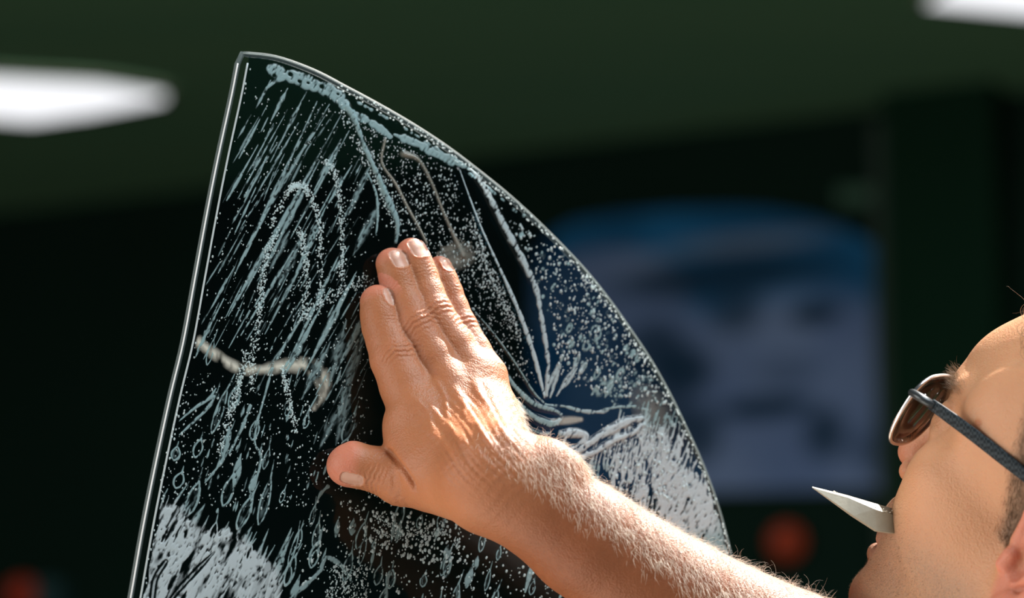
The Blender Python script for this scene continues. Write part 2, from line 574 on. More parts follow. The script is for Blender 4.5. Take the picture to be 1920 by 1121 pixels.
# thumb: metacarpal + phalanges (behind the index metacarpal, pad on the film)
TH = [Q(868, 912, 50), Q(805, 905, 33), Q(752, 898, 24), Q(704, 880, 17), Q(662, 871, 13.0), Q(650, 873, 12)]
THR = [17.0, 15.0, 14.2, 12.0, 12.2, 10.8]
cone(B, Q(850, 915, 45), Q(905, 925, 66), 13, 17, 10)          # heel of the thumb
cone(B, Q(815, 900, 40), Q(845, 905, 50), 16, 17, 8)
chain(B, TH, THR, 3.2)
FING = []
for Fg in (PNK, RNG, MID, IDX):
    pts = [Q(*Fg[j]) for j in ('mcp', 'pip', 'dip', 'tip')]
    # slight swelling of each joint
    full = [pts[0], pts[0] * .5 + pts[1] * .5, pts[1], pts[1] * .45 + pts[2] * .55, pts[2], pts[2] * .5 + pts[3] * .5, pts[3]]
    r = Fg['rp']
    rr = [r[0], (r[0] + r[1]) / 2 - .1, r[1] + .35, (r[1] + r[2]) / 2 - .25, r[2] + .15, (r[2] + r[3]) / 2 + .25, r[3]]
    chain(B, full, rr, 0.9)
    FING.append((pts, rr))
# knuckle bumps and tendons on the back of the hand
for Fg, w, rk in zip((IDX, MID, RNG, PNK), W, (9.5, 9.5, 8.5, 7.5)):
    m = Q(Fg['mcp'][0] + 2, Fg['mcp'][1] - 2, Fg['mcp'][2] + Fg['rp'][0] - rk + 0.6)
    cone(B, m, m + 0.01, rk, rk, 9)
    t1 = Q(Fg['mcp'][0] + 4, Fg['mcp'][1] + 4, Fg['mcp'][2] + Fg['rp'][0] - 0.5)
    t2 = Q(w[0] - 6, w[1] - 14, w[2] + 15)
    cone(B, t1, t2, 2.2, 2.2, 5)
# web between pinky/ring etc.
for A_, B_ in ((IDX, MID), (MID, RNG), (RNG, PNK)):
    a = Q(*A_['mcp']); b = Q(*B_['mcp']); ap = Q(*A_['pip']); bp = Q(*B_['pip'])
    c1 = (a + b) / 2; c2 = c1 * .55 + (ap + bp) / 2 * .45
    cone(B, c1, c2, 9.5, 6.0, 5)

# relax the back of the hand so that bones run into each other softly
def relax(lo, hi, rad, passes, margin=8.0):
    sl = B.sub(lo, hi, 0); G = B.F[sl].copy()
    for _ in range(passes):
        for ax in range(3):
            w = 2 * rad + 1; p = [(0, 0)] * 3; p[ax] = (rad + 1, rad)
            c_ = np.cumsum(np.pad(G, p, mode='edge').astype(np.float64), ax)
            n0 = [slice(None)] * 3; n1 = [slice(None)] * 3; n0[ax] = slice(w, None); n1[ax] = slice(0, -w)
            G = ((c_[tuple(n0)] - c_[tuple(n1)]) / w).astype(np.float32)
    X, Y, Z = coords(sl)
    m_ = 1.0
    for A_, l_, h_ in ((X, lo[0], hi[0]), (Y, lo[1], hi[1]), (Z, lo[2], hi[2])):
        e_ = np.minimum(A_ - l_, h_ - A_) / margin
        e_ = np.clip(e_, 0, 1); m_ = m_ * (e_ * e_ * (3 - 2 * e_))
    B.F[sl] = B.F[sl] * (1 - m_) + G * m_


relax(np.array([-58.0, 1880, -112]), np.array([8.0, 2030, -38]), 3, 2, 12.0)

# --- head --------------------------------------------------------
PIT, YAW = math.radians(29.5), math.radians(27)
hf = np.array([-math.cos(YAW) * math.cos(PIT), math.sin(YAW) * math.cos(PIT), math.sin(PIT)])
hu = np.array([math.sin(PIT) * math.cos(YAW), -math.sin(PIT) * math.sin(YAW), math.cos(PIT)])
hl = np.cross(hu, hf)
HR = np.array([hf, hl, hu]); HS = 1.0
HO = P(2026, 908, 1968)


def H(x, y, z): return HO + HS * (x * hf + y * hl + z * hu)


def hcone(a, b, r1, r2, k=8, mode='u', flat=None):
    if flat is not None: flat = (flat[0][0] * hf + flat[0][1] * hl + flat[0][2] * hu, flat[1])
    cone(B, H(*a), H(*b), r1 * HS, r2 * HS, k, flat, mode)


def hell(c, rad, k=8, mode='u', R=None):
    ell(B, H(*c), HR if R is None else R, [r * HS for r in rad], k, mode)


hell((-18, 0, 30), (92, 75, 80), 4)                       # cranium
hell((20, 0, 22), (61, 62, 62), 14)                        # forehead
hell((20, 0, -25), (56, 58, 80), 20)                       # face mass
hcone((60, 0, 12), (60, 0, 30), 24, 22, 16)
for s in (1, -1):
    hcone((72, s * 12, 16), (66, s * 36, 17), 10, 9.5, 8)  # brow ridge
    hell((50, s * 42, -26), (24, 22, 22), 14)              # cheekbone
    hell((50, s * 32, -50), (24, 22, 26), 16)              # cheek
    hcone((-14, s * 54, -62), (60, s * 20, -103), 14, 15, 18)  # jaw
    hcone((-16, s * 58, -25), (-12, s * 54, -62), 15, 14, 14)
    hell((24, s * 48, -50), (34, 17, 34), 14)
    hell((24, s * 56, 18), (32, 12, 28), 18)               # temple
    hell((82, s * 33, -2), (13, 17, 11), 7, 'd')           # eye socket
    hell((64, s * 32, -2), (14.5, 14.5, 14.5), 1.5)        # eyeball
    hcone((70, s * 22, 6.0), (70, s * 42, 6.0), 5.0, 4.6, 4)  # upper lid
    hcone((70, s * 22, -9), (69, s * 42, -9), 4.2, 4.0, 4)  # lower lid
    hcone((80, s * 9.0, -39), (82, s * 12, -40), 6.2, 6.0, 5)  # nostril wing
    hcone((82, s * 5.5, -47.5), (83, s * 6, -44), 2.3, 2.0, 2, 'd')
hcone((75, 0, 8), (86, 0, -26), 7, 8, 8)                   # nose bridge
hell((88, 0, -33), (9.5, 9, 8.5), 5)
hell((56, 0, -78), (25, 33, 34), 14)                       # mouth mound
hell((77, 0, -65), (9, 22, 14), 6)                         # upper lip
hcone((82, 0, -75), (76, 18, -79), 4.0, 3.2, 3); hcone((82, 0, -75), (76, -18, -79), 4.0, 3.2, 3)
hcone((80, 0, -91), (74, 16, -88), 5.0, 3.6, 3); hcone((80, 0, -91), (74, -16, -88), 5.0, 3.6, 3)
hell((84, 0, -82.6), (13, 25, 2.2), 2.2, 'd')              # slightly open mouth
hell((68, 0, -98), (9, 20, 7), 6)
hell((67, 0, -110), (16.5, 22, 16), 8)                     # chin
hcone((36, 0, -116), (10, 0, -105), 24, 32, 20)            # under the chin
# neck
NB = H(-38, 0, -205)
cone(B, H(-20, 0, -70), NB, 60, 66, 24)
for s in (1, -1): hcone((-22, s * 62, -45), (10, s * 22, -190), 11, 13, 16)
hcone((42, 0, -150), (40, 0, -160), 14, 14, 14)
cone(B, NB, SHO, 62, 60, 30)
cone(B, NB, NB + np.array([20, -140, -60]), 62, 52, 30)
# ear (left): tilted dish with rim, lobe, hollow and tragus
for s in (1, -1):
    ec = np.array([-15, s * 74, -31.0])
    Re = np.array([hf * .93 - s * hl * .36, hl * .93 * s + hf * .36, hu]); Re[1] = np.cross(Re[2], Re[0]); Re /= np.linalg.norm(Re, axis=1)[:, None]

    def E(x, y, z): return H(*ec) + HS * (x * Re[0] + s * y * Re[1] + z * Re[2])
    ell(B, E(-2, 1, 0), Re, (17 * HS, 4.5 * HS, 29 * HS), 4)
    rim = [E(11, 2, 4), E(10, 4, 20), E(2, 6, 29), E(-9, 7, 30), E(-18, 8, 22), E(-21, 8, 6), E(-18, 7, -10), E(-10, 5, -22)]
    for a, b in zip(rim[:-1], rim[1:]): cone(B, a, b, 3.4, 3.4, 2.5)
    cone(B, E(-6, 4, -26), E(-1, 3, -31), 7.5, 6.5, 4)
    inner = [E(-6, 6, 17), E(-11, 7, 6), E(-9, 6, -8), E(-2, 5, -14)]
    for a, b in zip(inner[:-1], inner[1:]): cone(B, a, b, 2.6, 2.6, 2.5)
    ell(B, E(0, 7, -2), Re, (7.5, 7, 12), 3, 'd')
    cone(B, E(9, 4, -4), E(10, 4, -10), 4.0, 4.0, 3)


# ------------------------------------------------------------------ surface nets on the rectilinear grid
def surface_nets(F):
    ins = F < 0
    sh = np.array(F.shape) - 1
    cnt = np.zeros(tuple(sh), np.uint8)
    for i in (0, 1):
        for j in (0, 1):
            for k in (0, 1): cnt += ins[i:i + sh[0], j:j + sh[1], k:k + sh[2]]
    I, J, K = np.nonzero((cnt > 0) & (cnt < 8)); del cnt
    flat = (I.astype(np.int64) * sh[1] + J) * sh[2] + K
    corner = {}
    for i in (0, 1):
        for j in (0, 1):
            for k in (0, 1): corner[i, j, k] = F[I + i, J + j, K + k]
    acc = np.zeros((len(I), 3)); n = np.zeros(len(I))
    for ax in range(3):
        for o in ((0, 0), (0, 1), (1, 0), (1, 1)):
            c0 = list(o); c0.insert(ax, 0); c1 = list(o); c1.insert(ax, 1)
            a, b = corner[tuple(c0)], corner[tuple(c1)]
            m = (a < 0) != (b < 0)
            t_ = np.where(m, a / np.where(m, a - b, 1), 0)
            q = np.tile(np.array(c0, float), (len(I), 1)); q[:, ax] = t_
            acc[m] += q[m]; n[m] += 1
    acc /= n[:, None]
    V = np.stack([XS[I] + acc[:, 0] * (XS[I + 1] - XS[I]), YS[J] + acc[:, 1] * (YS[J + 1] - YS[J]), ZS[K] + acc[:, 2] * (ZS[K + 1] - ZS[K])], -1)
    Fs = []
    for ax in range(3):
        o1, o2 = [(1, 2), (2, 0), (0, 1)][ax]
        a = np.take(ins, range(0, F.shape[ax] - 1), ax); b = np.take(ins, range(1, F.shape[ax]), ax)
        e = np.array(np.nonzero(a != b)); s = a[tuple(e)]
        ok = (e[o1] > 0) & (e[o2] > 0) & (e[o1] < sh[o1]) & (e[o2] < sh[o2])
        e = e[:, ok]; s = s[ok]
        ids = []
        for d1, d2 in ((1, 1), (0, 1), (0, 0), (1, 0)):
            c = e.copy(); c[o1] -= d1; c[o2] -= d2
            ids.append(np.searchsorted(flat, (c[0].astype(np.int64) * sh[1] + c[1]) * sh[2] + c[2]))
        q = np.stack(ids, -1)
        q[~s] = q[~s][:, ::-1]
        Fs.append(q)
    return V, np.vstack(Fs)


def sample(F, V):
    out = 0; idx = []; fr = []
    for ax, A in enumerate((XS, YS, ZS)):
        i = np.clip(np.searchsorted(A, V[:, ax]) - 1, 0, len(A) - 2)
        idx.append(i); fr.append(np.clip((V[:, ax] - A[i]) / (A[i + 1] - A[i]), 0, 1))
    for i in (0, 1):
        for j in (0, 1):
            for k in (0, 1):
                w = (fr[0] if i else 1 - fr[0]) * (fr[1] if j else 1 - fr[1]) * (fr[2] if k else 1 - fr[2])
                out = out + w * F[idx[0] + i, idx[1] + j, idx[2] + k]
    return out


def gradient(F, V, h=1.4):
    G = np.zeros_like(V)
    for ax in range(3):
        d = np.zeros(3); d[ax] = h
        G[:, ax] = sample(F, V + d) - sample(F, V - d)
    return G / (np.linalg.norm(G, axis=1)[:, None] + 1e-9)


def subdivide(V, F):
    E = np.vstack([F[:, [0, 1]], F[:, [1, 2]], F[:, [2, 3]], F[:, [3, 0]]])
    Es = np.sort(E, 1); key = Es[:, 0].astype(np.int64) * len(V) + Es[:, 1]
    uk, first, inv = np.unique(key, return_index=True, return_inverse=True)
    mids = V[Es[first]].mean(1); n = len(V); m = len(F)
    e = (n + inv).reshape(4, m)
    c = n + len(uk) + np.arange(m)
    V2 = np.vstack([V, mids, V[F].mean(1)])
    F2 = np.vstack([np.stack([F[:, i], e[i], c, e[i - 1]], -1) for i in range(4)])
    return V2, F2


bv, bf = surface_nets(B.F)
# keep the largest connected surface: drop everything cut at the grid's lower side later hidden by the shirt
N_ = gradient(B.F, bv)
bv = bv - N_ * sample(B.F, bv)[:, None] * 0.8
bv, bf = subdivide(bv, bf)
N_ = gradient(B.F, bv)
bv = bv - N_ * sample(B.F, bv)[:, None] * 0.7
N_ = gradient(B.F, bv)


# ------------------------------------------------------------------ fine skin relief: creases, nails
def smooth01(x): x = np.clip(x, 0, 1); return x * x * (3 - 2 * x)


disp = np.zeros(len(bv)); nailm = np.zeros(len(bv)); red = np.zeros(len(bv))
rng = np.random.default_rng(7)
dors = PN


def creases(c, ax, half, wl, amp, rad, seed, bend=0.10, dvec=None):
    """transverse skin folds around centre c, folds perpendicular to ax"""
    global disp
    q = bv - c
    m = np.linalg.norm(q, axis=1) < rad * 2.2
    qq = q[m]; a = ax / np.linalg.norm(ax)
    dv = dors if dvec is None else dvec
    dd = dv - (dv @ a) * a; dd /= np.linalg.norm(dd); l = np.cross(a, dd)
    t_ = qq @ a; u_ = qq @ l; up = N_[m] @ dd
    r2 = np.random.default_rng(seed)
    ph = r2.uniform(0, 6.28, 4)
    t2 = t_ + bend * (u_ ** 2) / 6 + 0.5 * np.sin(u_ * 0.55 + ph[0]) + 0.3 * np.sin(u_ * 1.3 + ph[1])
    w = np.exp(-(t_ / half) ** 2) * smooth01((up - 0.05) / 0.5) * np.exp(-(u_ / (rad * 0.95)) ** 4)
    s = np.sin(6.283 * t2 / wl + ph[2] + 0.8 * np.sin(u_ * 0.4 + ph[3]))
    disp[m] += w * amp * (-(np.abs(s) ** 0.5) * np.sign(s) * 0.5 - 0.3)
    return m


NAILS = []
for (pts, rr), nm in zip(FING, ('pinky', 'ring', 'middle', 'index')):
    mcp, pip, dip, tip = pts
    k = {'pinky': .8, 'ring': .95, 'middle': 1, 'index': 1}[nm]
    creases(pip + PN * 2, dip - mcp, 5.2 * k, 3.0, 0.62, 12 * k, hash(nm) % 97 if False else {'pinky': 3, 'ring': 5, 'middle': 8, 'index': 11}[nm], 0.16)
    creases(dip, tip - pip, 3.0 * k, 2.0, 0.28, 9 * k, {'pinky': 23, 'ring': 25, 'middle': 28, 'index': 31}[nm])
    creases(mcp + PN * 4, pip - mcp, 9, 4.5, 0.07, 15, {'pinky': 43, 'ring': 45, 'middle': 48, 'index': 51}[nm])
    # nail
    a = tip - dip; a /= np.linalg.norm(a)
    side = np.cross(a, PN); side /= np.linalg.norm(side)
    if side[0] < 0: side = -side
    tw = {'pinky': .52, 'ring': .30, 'middle': .28, 'index': .62}[nm]     # nails turn towards the right
    nd = PN - (PN @ a) * a; nd /= np.linalg.norm(nd)
    nd = nd * math.cos(tw) + side * math.sin(tw); l = np.cross(a, nd)
    L0, L1 = {'pinky': (-4.2, 4.6), 'ring': (-5.4, 6.0), 'middle': (-5.0, 6.0), 'index': (-5.4, 5.6)}[nm]
    hw = {'pinky': 4.1, 'ring': 5.6, 'middle': 5.4, 'index': 5.2}[nm]
    q = bv - tip
    m = (np.linalg.norm(q, axis=1) < 16)
    qq = q[m]; t_ = qq @ a; u_ = qq @ l; up = N_[m] @ nd
    # rounded-rectangle nail outline
    tc_ = (L0 + L1) / 2; th_ = (L1 - L0) / 2
    g = (np.abs(t_ - tc_) / th_) ** 3.2 + (np.abs(u_) / hw) ** 3.2
    g = g + 9 * (np.linalg.norm(qq - t_[:, None] * a, axis=1) > rr[-1] + 1.3)
    inside = smooth01((1.12 - g) / 0.22) * (up > 0.2)
    ring = np.exp(-((g - 1.25) / 0.32) ** 2) * (up > 0.1) * (t_ < tc_ + th_ * .8)
    disp[m] += -0.55 * inside + 0.42 * ring * (1 - inside)
    # free edge stands proud
    disp[m] += 0.45 * inside * smooth01((t_ - (L1 - 1.4)) / 0.8)
    nailm[m] = np.maximum(nailm[m], inside)
    red[m] = np.maximum(red[m], smooth01((t_ + 2) / 9) * 0.8)
    mp_ = np.linalg.norm(bv - pip, axis=1); red = np.maximum(red, 0.35 * np.exp(-(mp_ / 11) ** 2))
# thumb: folds over the joint (its back faces down towards the camera), nail seen edge-on
ta = TH[4] - TH[3]; ta /= np.linalg.norm(ta)
tb = TH[3] - TH[2]; tb /= np.linalg.norm(tb)
TD = np.array([0.25, -0.72, -0.62]); TD -= (TD @ ta) * ta; TD /= np.linalg.norm(TD)
creases(TH[3] + TD * 3 - tb * 1.5, (TH[4] - TH[2]), 5.5, 2.6, 0.6, 12, 77, 0.12, TD)
creases(TH[2] + TD * 3, (TH[3] - TH[1]), 8, 4.5, 0.3, 14, 79, 0.1, TD)
q = bv - (TH[4] + ta * 0.5); m = np.linalg.norm(q, axis=1) < 17; qq = q[m]
l = np.cross(ta, TD); t_ = qq @ ta; u_ = qq @ l; up = N_[m] @ TD
g = (np.abs(t_ + 1.5) / 6.4) ** 3.2 + (np.abs(u_) / 4.0) ** 3.2
inside = smooth01((1.1 - g) / 0.22) * (up > 0.2)
ring = np.exp(-((g - 1.25) / 0.32) ** 2) * (up > 0.1)
disp[m] += -0.5 * inside + 0.42 * ring * (1 - inside)
nailm[m] = np.maximum(nailm[m], inside); red[m] = np.maximum(red[m], 0.8 * smooth01((t_ + 6) / 8))
# wrinkles of the thumb web and wrist
creases(Q(868, 800, 68), Q(850, 722, 27) - Q(900, 862, 70), 18, 5.0, 0.10, 26, 81, 0.02)
creases(P(965, 880, 1925), ARM[2][0] - ARM[0][0], 16, 6.0, 0.22, 30, 83, 0.02, np.array([0.2, -0.9, 0.3]))

# tendons and veins standing out on the back of the hand
def ridge(pts, amp, half):
    c = spline(np.array(pts, float), 14)
    near = (px_v > 720) & (px_v < 1010) & (py_v > 640) & (py_v < 960) & (N_[:, 1] < 0.25)
    i_ = np.nonzero(near)[0]; dm = np.full(len(i_), 1e9); tm = np.zeros(len(i_))
    for n_, q_ in enumerate(c):
        d_ = np.hypot(px_v[i_] - q_[0], py_v[i_] - q_[1]); u2 = d_ < dm; dm[u2] = d_[u2]; tm[u2] = n_ / (len(c) - 1)
    disp[i_] += amp * np.exp(-(dm / half) ** 2) * smooth01(tm * 5) * smooth01((1 - tm) * 4)


px_v = 960 + bv[:, 0] / bv[:, 1] * FPX; py_v = 560.5 - bv[:, 2] / bv[:, 1] * FPX
for pts, amp, half in (([(796, 742), (820, 778), (850, 812), (890, 850), (925, 885)], 1.0, 8), ([(842, 715), (866, 752), (890, 792), (918, 830), (950, 860)], 1.3, 8), ([(880, 702), (902, 742), (922, 780), (945, 815), (970, 840)], 1.2, 8),
                       ([(905, 704), (925, 745), (943, 780), (965, 812)], .8, 7), ([(810, 700), (835, 745), (842, 790), (875, 830)], .7, 5), ([(765, 735), (800, 770), (815, 810), (850, 850), (860, 890)], .6, 6),
                       ([(870, 745), (875, 790), (910, 800)], .5, 4), ([(790, 800), (830, 830), (880, 880)], .5, 5)):
    ridge(pts, amp, half)
# fine lengthwise skin grain there
gm = smooth01((px_v - 800) / 60) * smooth01((1010 - px_v) / 50) * smooth01((py_v - 720) / 40) * smooth01((930 - py_v) / 50) * (N_[:, 1] < 0.3)
ga = (px_v * -0.78 + py_v * 0.62); gb = (px_v * 0.62 + py_v * 0.78)
disp += gm * (0.16 * np.sin(ga * 0.55 + 2.0 * np.sin(gb * 0.045) + 1.2 * np.sin(gb * 0.013)) + 0.12 * np.sin(ga * 0.31 + 1 + 1.6 * np.sin(gb * 0.06)) + 0.10 * np.sin(gb * 0.42 + np.sin(ga * .2)))

# the dark crease between thumb and index metacarpal
cr = np.array([Q(730, 838, 34), Q(744, 862, 36), Q(762, 890, 38), Q(781, 922, 42)])
px_v = 960 + bv[:, 0] / bv[:, 1] * FPX; py_v = 560.5 - bv[:, 2] / bv[:, 1] * FPX
crp = spline(np.array([[722, 838], [738, 858], [757, 882], [772, 905], [782, 926]]), 12)
front = N_[:, 1] < 0.15
mh = front & (px_v > 700) & (px_v < 810) & (py_v > 810) & (py_v < 950)
ih = np.nonzero(mh)[0]
dmin = np.full(len(ih), 1e9); tt = np.zeros(len(ih))
for n_, c in enumerate(crp):
    d_ = np.hypot(px_v[ih] - c[0], py_v[ih] - c[1]); u2 = d_ < dmin; dmin[u2] = d_[u2]; tt[u2] = n_ / len(crp)
disp[ih] -= 2.6 * np.exp(-(dmin / 5.0) ** 2) * smooth01(tt * 8) * smooth01((1.05 - tt) * 3)
crease_m = np.zeros(len(bv)); crease_m[ih] = np.exp(-(dmin / 4) ** 2)

def dseg(a, b):
    a = np.asarray(a, float); d = np.asarray(b, float) - a
    h = np.clip(((bv - a) @ d) / (d @ d), 0, 1)
    return np.linalg.norm(bv - a - h[:, None] * d, axis=1)


LSH = NB + np.array([20, -140, -60])
darm = np.min([dseg(a[0], b[0]) for a, b in zip(ARM[:-1], ARM[1:])], axis=0)
armc = smooth01((66 - darm) / 14)
facec = smooth01((185 - np.linalg.norm(bv - HO, axis=1)) / 50) * (1 - armc)
# face: beard stubble mask, lips, ear redness (colours the skin itself has)
hq = ((bv - HO) / HS) @ HR.T
hx, hy, hz = hq[:, 0], hq[:, 1], hq[:, 2]
ishead = (px_v > 1560) & (bv[:, 2] > -215) & (hz > -160)
beard = ishead * smooth01((-50 - hz + 0.10 * hx) / 26) * smooth01((hx + 14) / 22) * smooth01((hz + 158) / 30)
lips = ishead * np.exp(-((hz + 83) / 7.5) ** 2) * smooth01((hx - 72) / 4) * (np.abs(hy) < 24)
earm = ishead * smooth01((np.abs(hy) - 71) / 5) * smooth01((22 - np.abs(hx + 17)) / 6) * smooth01((40 - np.abs(hz + 24)) / 6)
red = np.maximum(red, earm * 0.9); red = np.maximum(red, lips * 0.7)
red = np.maximum(red, ishead * 0.6 * np.exp(-((hx - 90) ** 2 + hy ** 2 + (hz + 38) ** 2) / 300))
hairline = 62 - 0.0 * hx
scalp = ishead * np.maximum(smooth01((hz - (52 + 0.35 * np.clip(hx, -200, 60))) / 8) * (np.abs(hy) < 200),
                            smooth01((20 - hx + 0.25 * hz) / 9) * smooth01((hz + 36) / 6) * (hz > -60))
scalp = scalp * smooth01((200 - hz) / 8) * (earm < 0.3)
# forehead / temple stay bare in front of the hairline
scalp = np.where((hx > 40) & (hz < 78), 0, scalp)
scalp = np.where((hx > 18 + (90 - hz) * .0) & (hx > 62), 0, scalp)
mole = ishead * np.exp(-(((px_v - 1834) / 7) ** 2 + ((py_v - 793) / 8) ** 2) ** 2)
disp += 0.5 * mole
bv = bv + N_ * disp[:, None]


tan = smooth01((((bv - ARM[0][0]) @ ((ARM[4][0] - ARM[0][0]) / np.linalg.norm(ARM[4][0] - ARM[0][0]))) + 12) / 55) * (1 - facec)


def skin_material():
    t = NT('skin')
    g = t.n.new('ShaderNodeTexCoord'); o = g.outputs['Object']
    n1 = t.noise(38, 3, 0.55, o); n2 = t.noise(210, 2, 0.5, o); n3 = t.noise(1300, 2, 0.6, o)
    base = t.mix(t.attr('face'), t.mix(n1, (0.325, 0.120, 0.048), (0.405, 0.165, 0.074)), t.mix(n1, (0.52, 0.265, 0.138), (0.60, 0.33, 0.185)))
    base = t.mix(t.attr('tan'), base, t.mix(n1, (0.180, 0.052, 0.014), (0.245, 0.080, 0.026)))
    base = t.mix(t.math('MULTIPLY', n2, 0.22), base, (0.55, 0.19, 0.09))
    base = t.mix(t.attr('redness'), base, (0.56, 0.20, 0.13))
    base = t.mix(t.math('MULTIPLY', t.attr('beard'), t.math('MULTIPLY', n3, 1.0)), base, (0.20, 0.15, 0.11))
    base = t.mix(t.math('MULTIPLY', t.attr('scalp'), 0.7), base, (0.16, 0.10, 0.06))
    base = t.mix(t.attr('nail'), base, (0.50, 0.27, 0.19))
    base = t.mix(t.math('MULTIPLY', t.attr('mole'), 0.8), base, (0.38, 0.12, 0.04))
    t.link(base, t.b.inputs['Base Color'])
    r = t.math('SUBTRACT', 0.52, t.math('MULTIPLY', t.attr('nail'), 0.14))
    t.link(r, t.b.inputs['Roughness'])
    t.b.inputs['Specular IOR Level'].default_value = 0.42
    t.b.inputs['Subsurface Weight'].default_value = 0.35
    t.b.inputs['Subsurface Radius'].default_value = (1.0, 0.35, 0.18)
    t.b.inputs['Subsurface Scale'].default_value = 0.006
    vor = t.node('ShaderNodeTexVoronoi', i_Scale=950.0); t.link(o, vor.inputs['Vector'])
    h = t.math('ADD', t.math('MULTIPLY', vor.outputs['Distance'], 0.5), t.math('MULTIPLY', t.noise(420, 3, 0.6, o), 0.9))
    h = t.math('MULTIPLY', h, t.math('SUBTRACT', 1.0, t.attr('nail')))
    t.bump(h, 0.75, 0.0005)
    return t.m


m_skin = skin_material()
feet = np.array([0.50, 2.15, 0.0])
person = empty('person', feet, 'man seen from behind his left cheek, palm pressed on the wet pane, head tilted back', 'person')
body = mesh_np('body', bv, bf, m_skin, person, attrs=dict(nail=nailm, redness=red, beard=beard, scalp=scalp, face=facec, mole=mole, tan=tan))
print('body verts', len(bv))
del B.F

print('min dist to pane', ((bv[(px_v<1700)] - P0) @ PN).min())

# ------------------------------------------------------------------ clothes (mostly below and right of the frame)
m_shirt = simple('black_cotton', (0.014, 0.015, 0.017), 0.95, spec=0.05, noise=0.2, nscale=60)


def loft(name, rings, mat, parent, seg=40):
    """closed skin over elliptical rings: (centre, axis_a, axis_b)"""
    th = np.linspace(0, 2 * math.pi, seg, endpoint=False)
    V = np.vstack([np.asarray(c) + np.outer(np.cos(th), a) + np.outer(np.sin(th), b) for c, a, b in rings])
    F = []
    for i in range(len(rings) - 1):
        for j in range(seg): F.append((i * seg + j, i * seg + (j + 1) % seg, (i + 1) * seg + (j + 1) % seg, (i + 1) * seg + j))
    F += [tuple(range(seg))[::-1], tuple(range((len(rings) - 1) * seg, len(rings) * seg))]
    return mesh_poly(name, V, F, mat, parent, smooth=True, world=False)


shw = to_world(SHO); lsw = to_world(LSH); nbw = to_world(NB)
mid = (shw + lsw) / 2
bodydir = shw - lsw; bodydir[2] = 0; hw_ = np.linalg.norm(bodydir) / 2; bodydir /= np.linalg.norm(bodydir)
fwd = np.array([-bodydir[1], bodydir[0], 0]); fwd = fwd if fwd[0] < 0 else -fwd
ctr = lambda z: np.array([mid[0], mid[1], z])
zt = mid[2]
# shell of cloth following the shoulders and the upper arm
ud = SHO - ARM[-1][0]; tu = ((bv - ARM[-1][0]) @ ud) / (ud @ ud)
neck_ = (dseg(H(-20, 0, -70), NB) < 84) & (hz > -196)
sm_ = (((np.minimum(dseg(NB, SHO), dseg(NB, LSH)) < 90) & ~neck_ & (hz < -110)) | ((dseg(ARM[-1][0], SHO) < 84) & (tu > 0.42))) & ((armc < .05) | (tu > 0.42))
fm = sm_[bf].all(1); used, inv = np.unique(bf[fm], return_inverse=True)
mesh_np('t_shirt', bv[used] + N_[used] * (7.0 + 1.2 * np.sin(bv[used, 0] * .12 + bv[used, 2] * .09))[:, None], inv.reshape(-1, 4), m_shirt, person)
loft('shirt_body', [(ctr(zt - 0.02), bodydir * (hw_ + .035), fwd * 0.070), (ctr(zt - 0.07), bodydir * (hw_ + .05), fwd * 0.105), (ctr(zt - 0.16), bodydir * 0.195, fwd * 0.125),
                    (ctr(zt - 0.28), bodydir * 0.19, fwd * 0.13), (ctr(zt - 0.42), bodydir * 0.175, fwd * 0.125), (ctr(zt - 0.54), bodydir * 0.185, fwd * 0.13), (ctr(zt - 0.60), bodydir * 0.186, fwd * 0.131)], m_shirt, person)
# the other arm hangs with its hand in the pocket
a = lsw + np.array([0, 0, -0.02]); k_ = a - bodydir * 0.07 + np.array([0, 0, -.27]) - fwd * .02; h_ = ctr(zt - 0.60) - bodydir * 0.165 + fwd * 0.05


def limb(name, pts, rad, mat):
    pts = np.array(pts); T_ = np.gradient(pts, axis=0); rg_ = []
    for p_, t_, r_ in zip(pts, T_, rad):
        t_ = t_ / np.linalg.norm(t_); u_ = np.cross(t_, fwd); u_ /= np.linalg.norm(u_); w_ = np.cross(t_, u_)
        rg_.append((p_, u_ * r_, w_ * r_))
    loft(name, rg_, mat, person, 24)


limb('sleeve', [a, a * .6 + k_ * .4, a * .2 + k_ * .8], [.062, .060, .058], m_shirt)
limb('forearm', [a * .4 + k_ * .6, k_, k_ * .7 + h_ * .3, k_ * .2 + h_ * .8, h_], [.044, .043, .040, .030, .030], simple('plain_skin', (0.42, 0.19, 0.10), 0.5))
m_jean = simple('dark_denim', (0.02, 0.03, 0.055), 0.85, noise=0.25, nscale=80)
zh = zt - 0.57
loft('trousers', [(ctr(zh), bodydir * .175, fwd * .122), (ctr(zh - .12), bodydir * .182, fwd * .13), (ctr(zh - .2), bodydir * .178, fwd * .12)], m_jean, person)
for s_ in (1, -1):
    o_ = bodydir * 0.09 * s_
    loft('trouser_leg', [(ctr(z) + o_, bodydir * r_, fwd * r_ * 1.1) for z, r_ in ((zh - .12, .088), (zh - .3, .085), (zh * .5, .066), (zh * .3, .068), (0.09, .058), (0.05, .062))], m_jean, person, 28)
    e_ = ctr(0.0) + o_
    loft('shoe', [(e_ - fwd * .09 + np.array([0, 0, .045]), np.array([0, 0, .04]), bodydir * .032), (e_ - fwd * .04 + np.array([0, 0, .055]), np.array([0, 0, .05]), bodydir * .042), (e_ + fwd * .06 + np.array([0, 0, .042]), np.array([0, 0, .038]), bodydir * .046),
                  (e_ + fwd * .14 + np.array([0, 0, .032]), np.array([0, 0, .029]), bodydir * .044), (e_ + fwd * .19 + np.array([0, 0, .024]), np.array([0, 0, .018]), bodydir * .028)], simple('black_leather', (0.02, 0.02, 0.02), 0.4), person, 24)

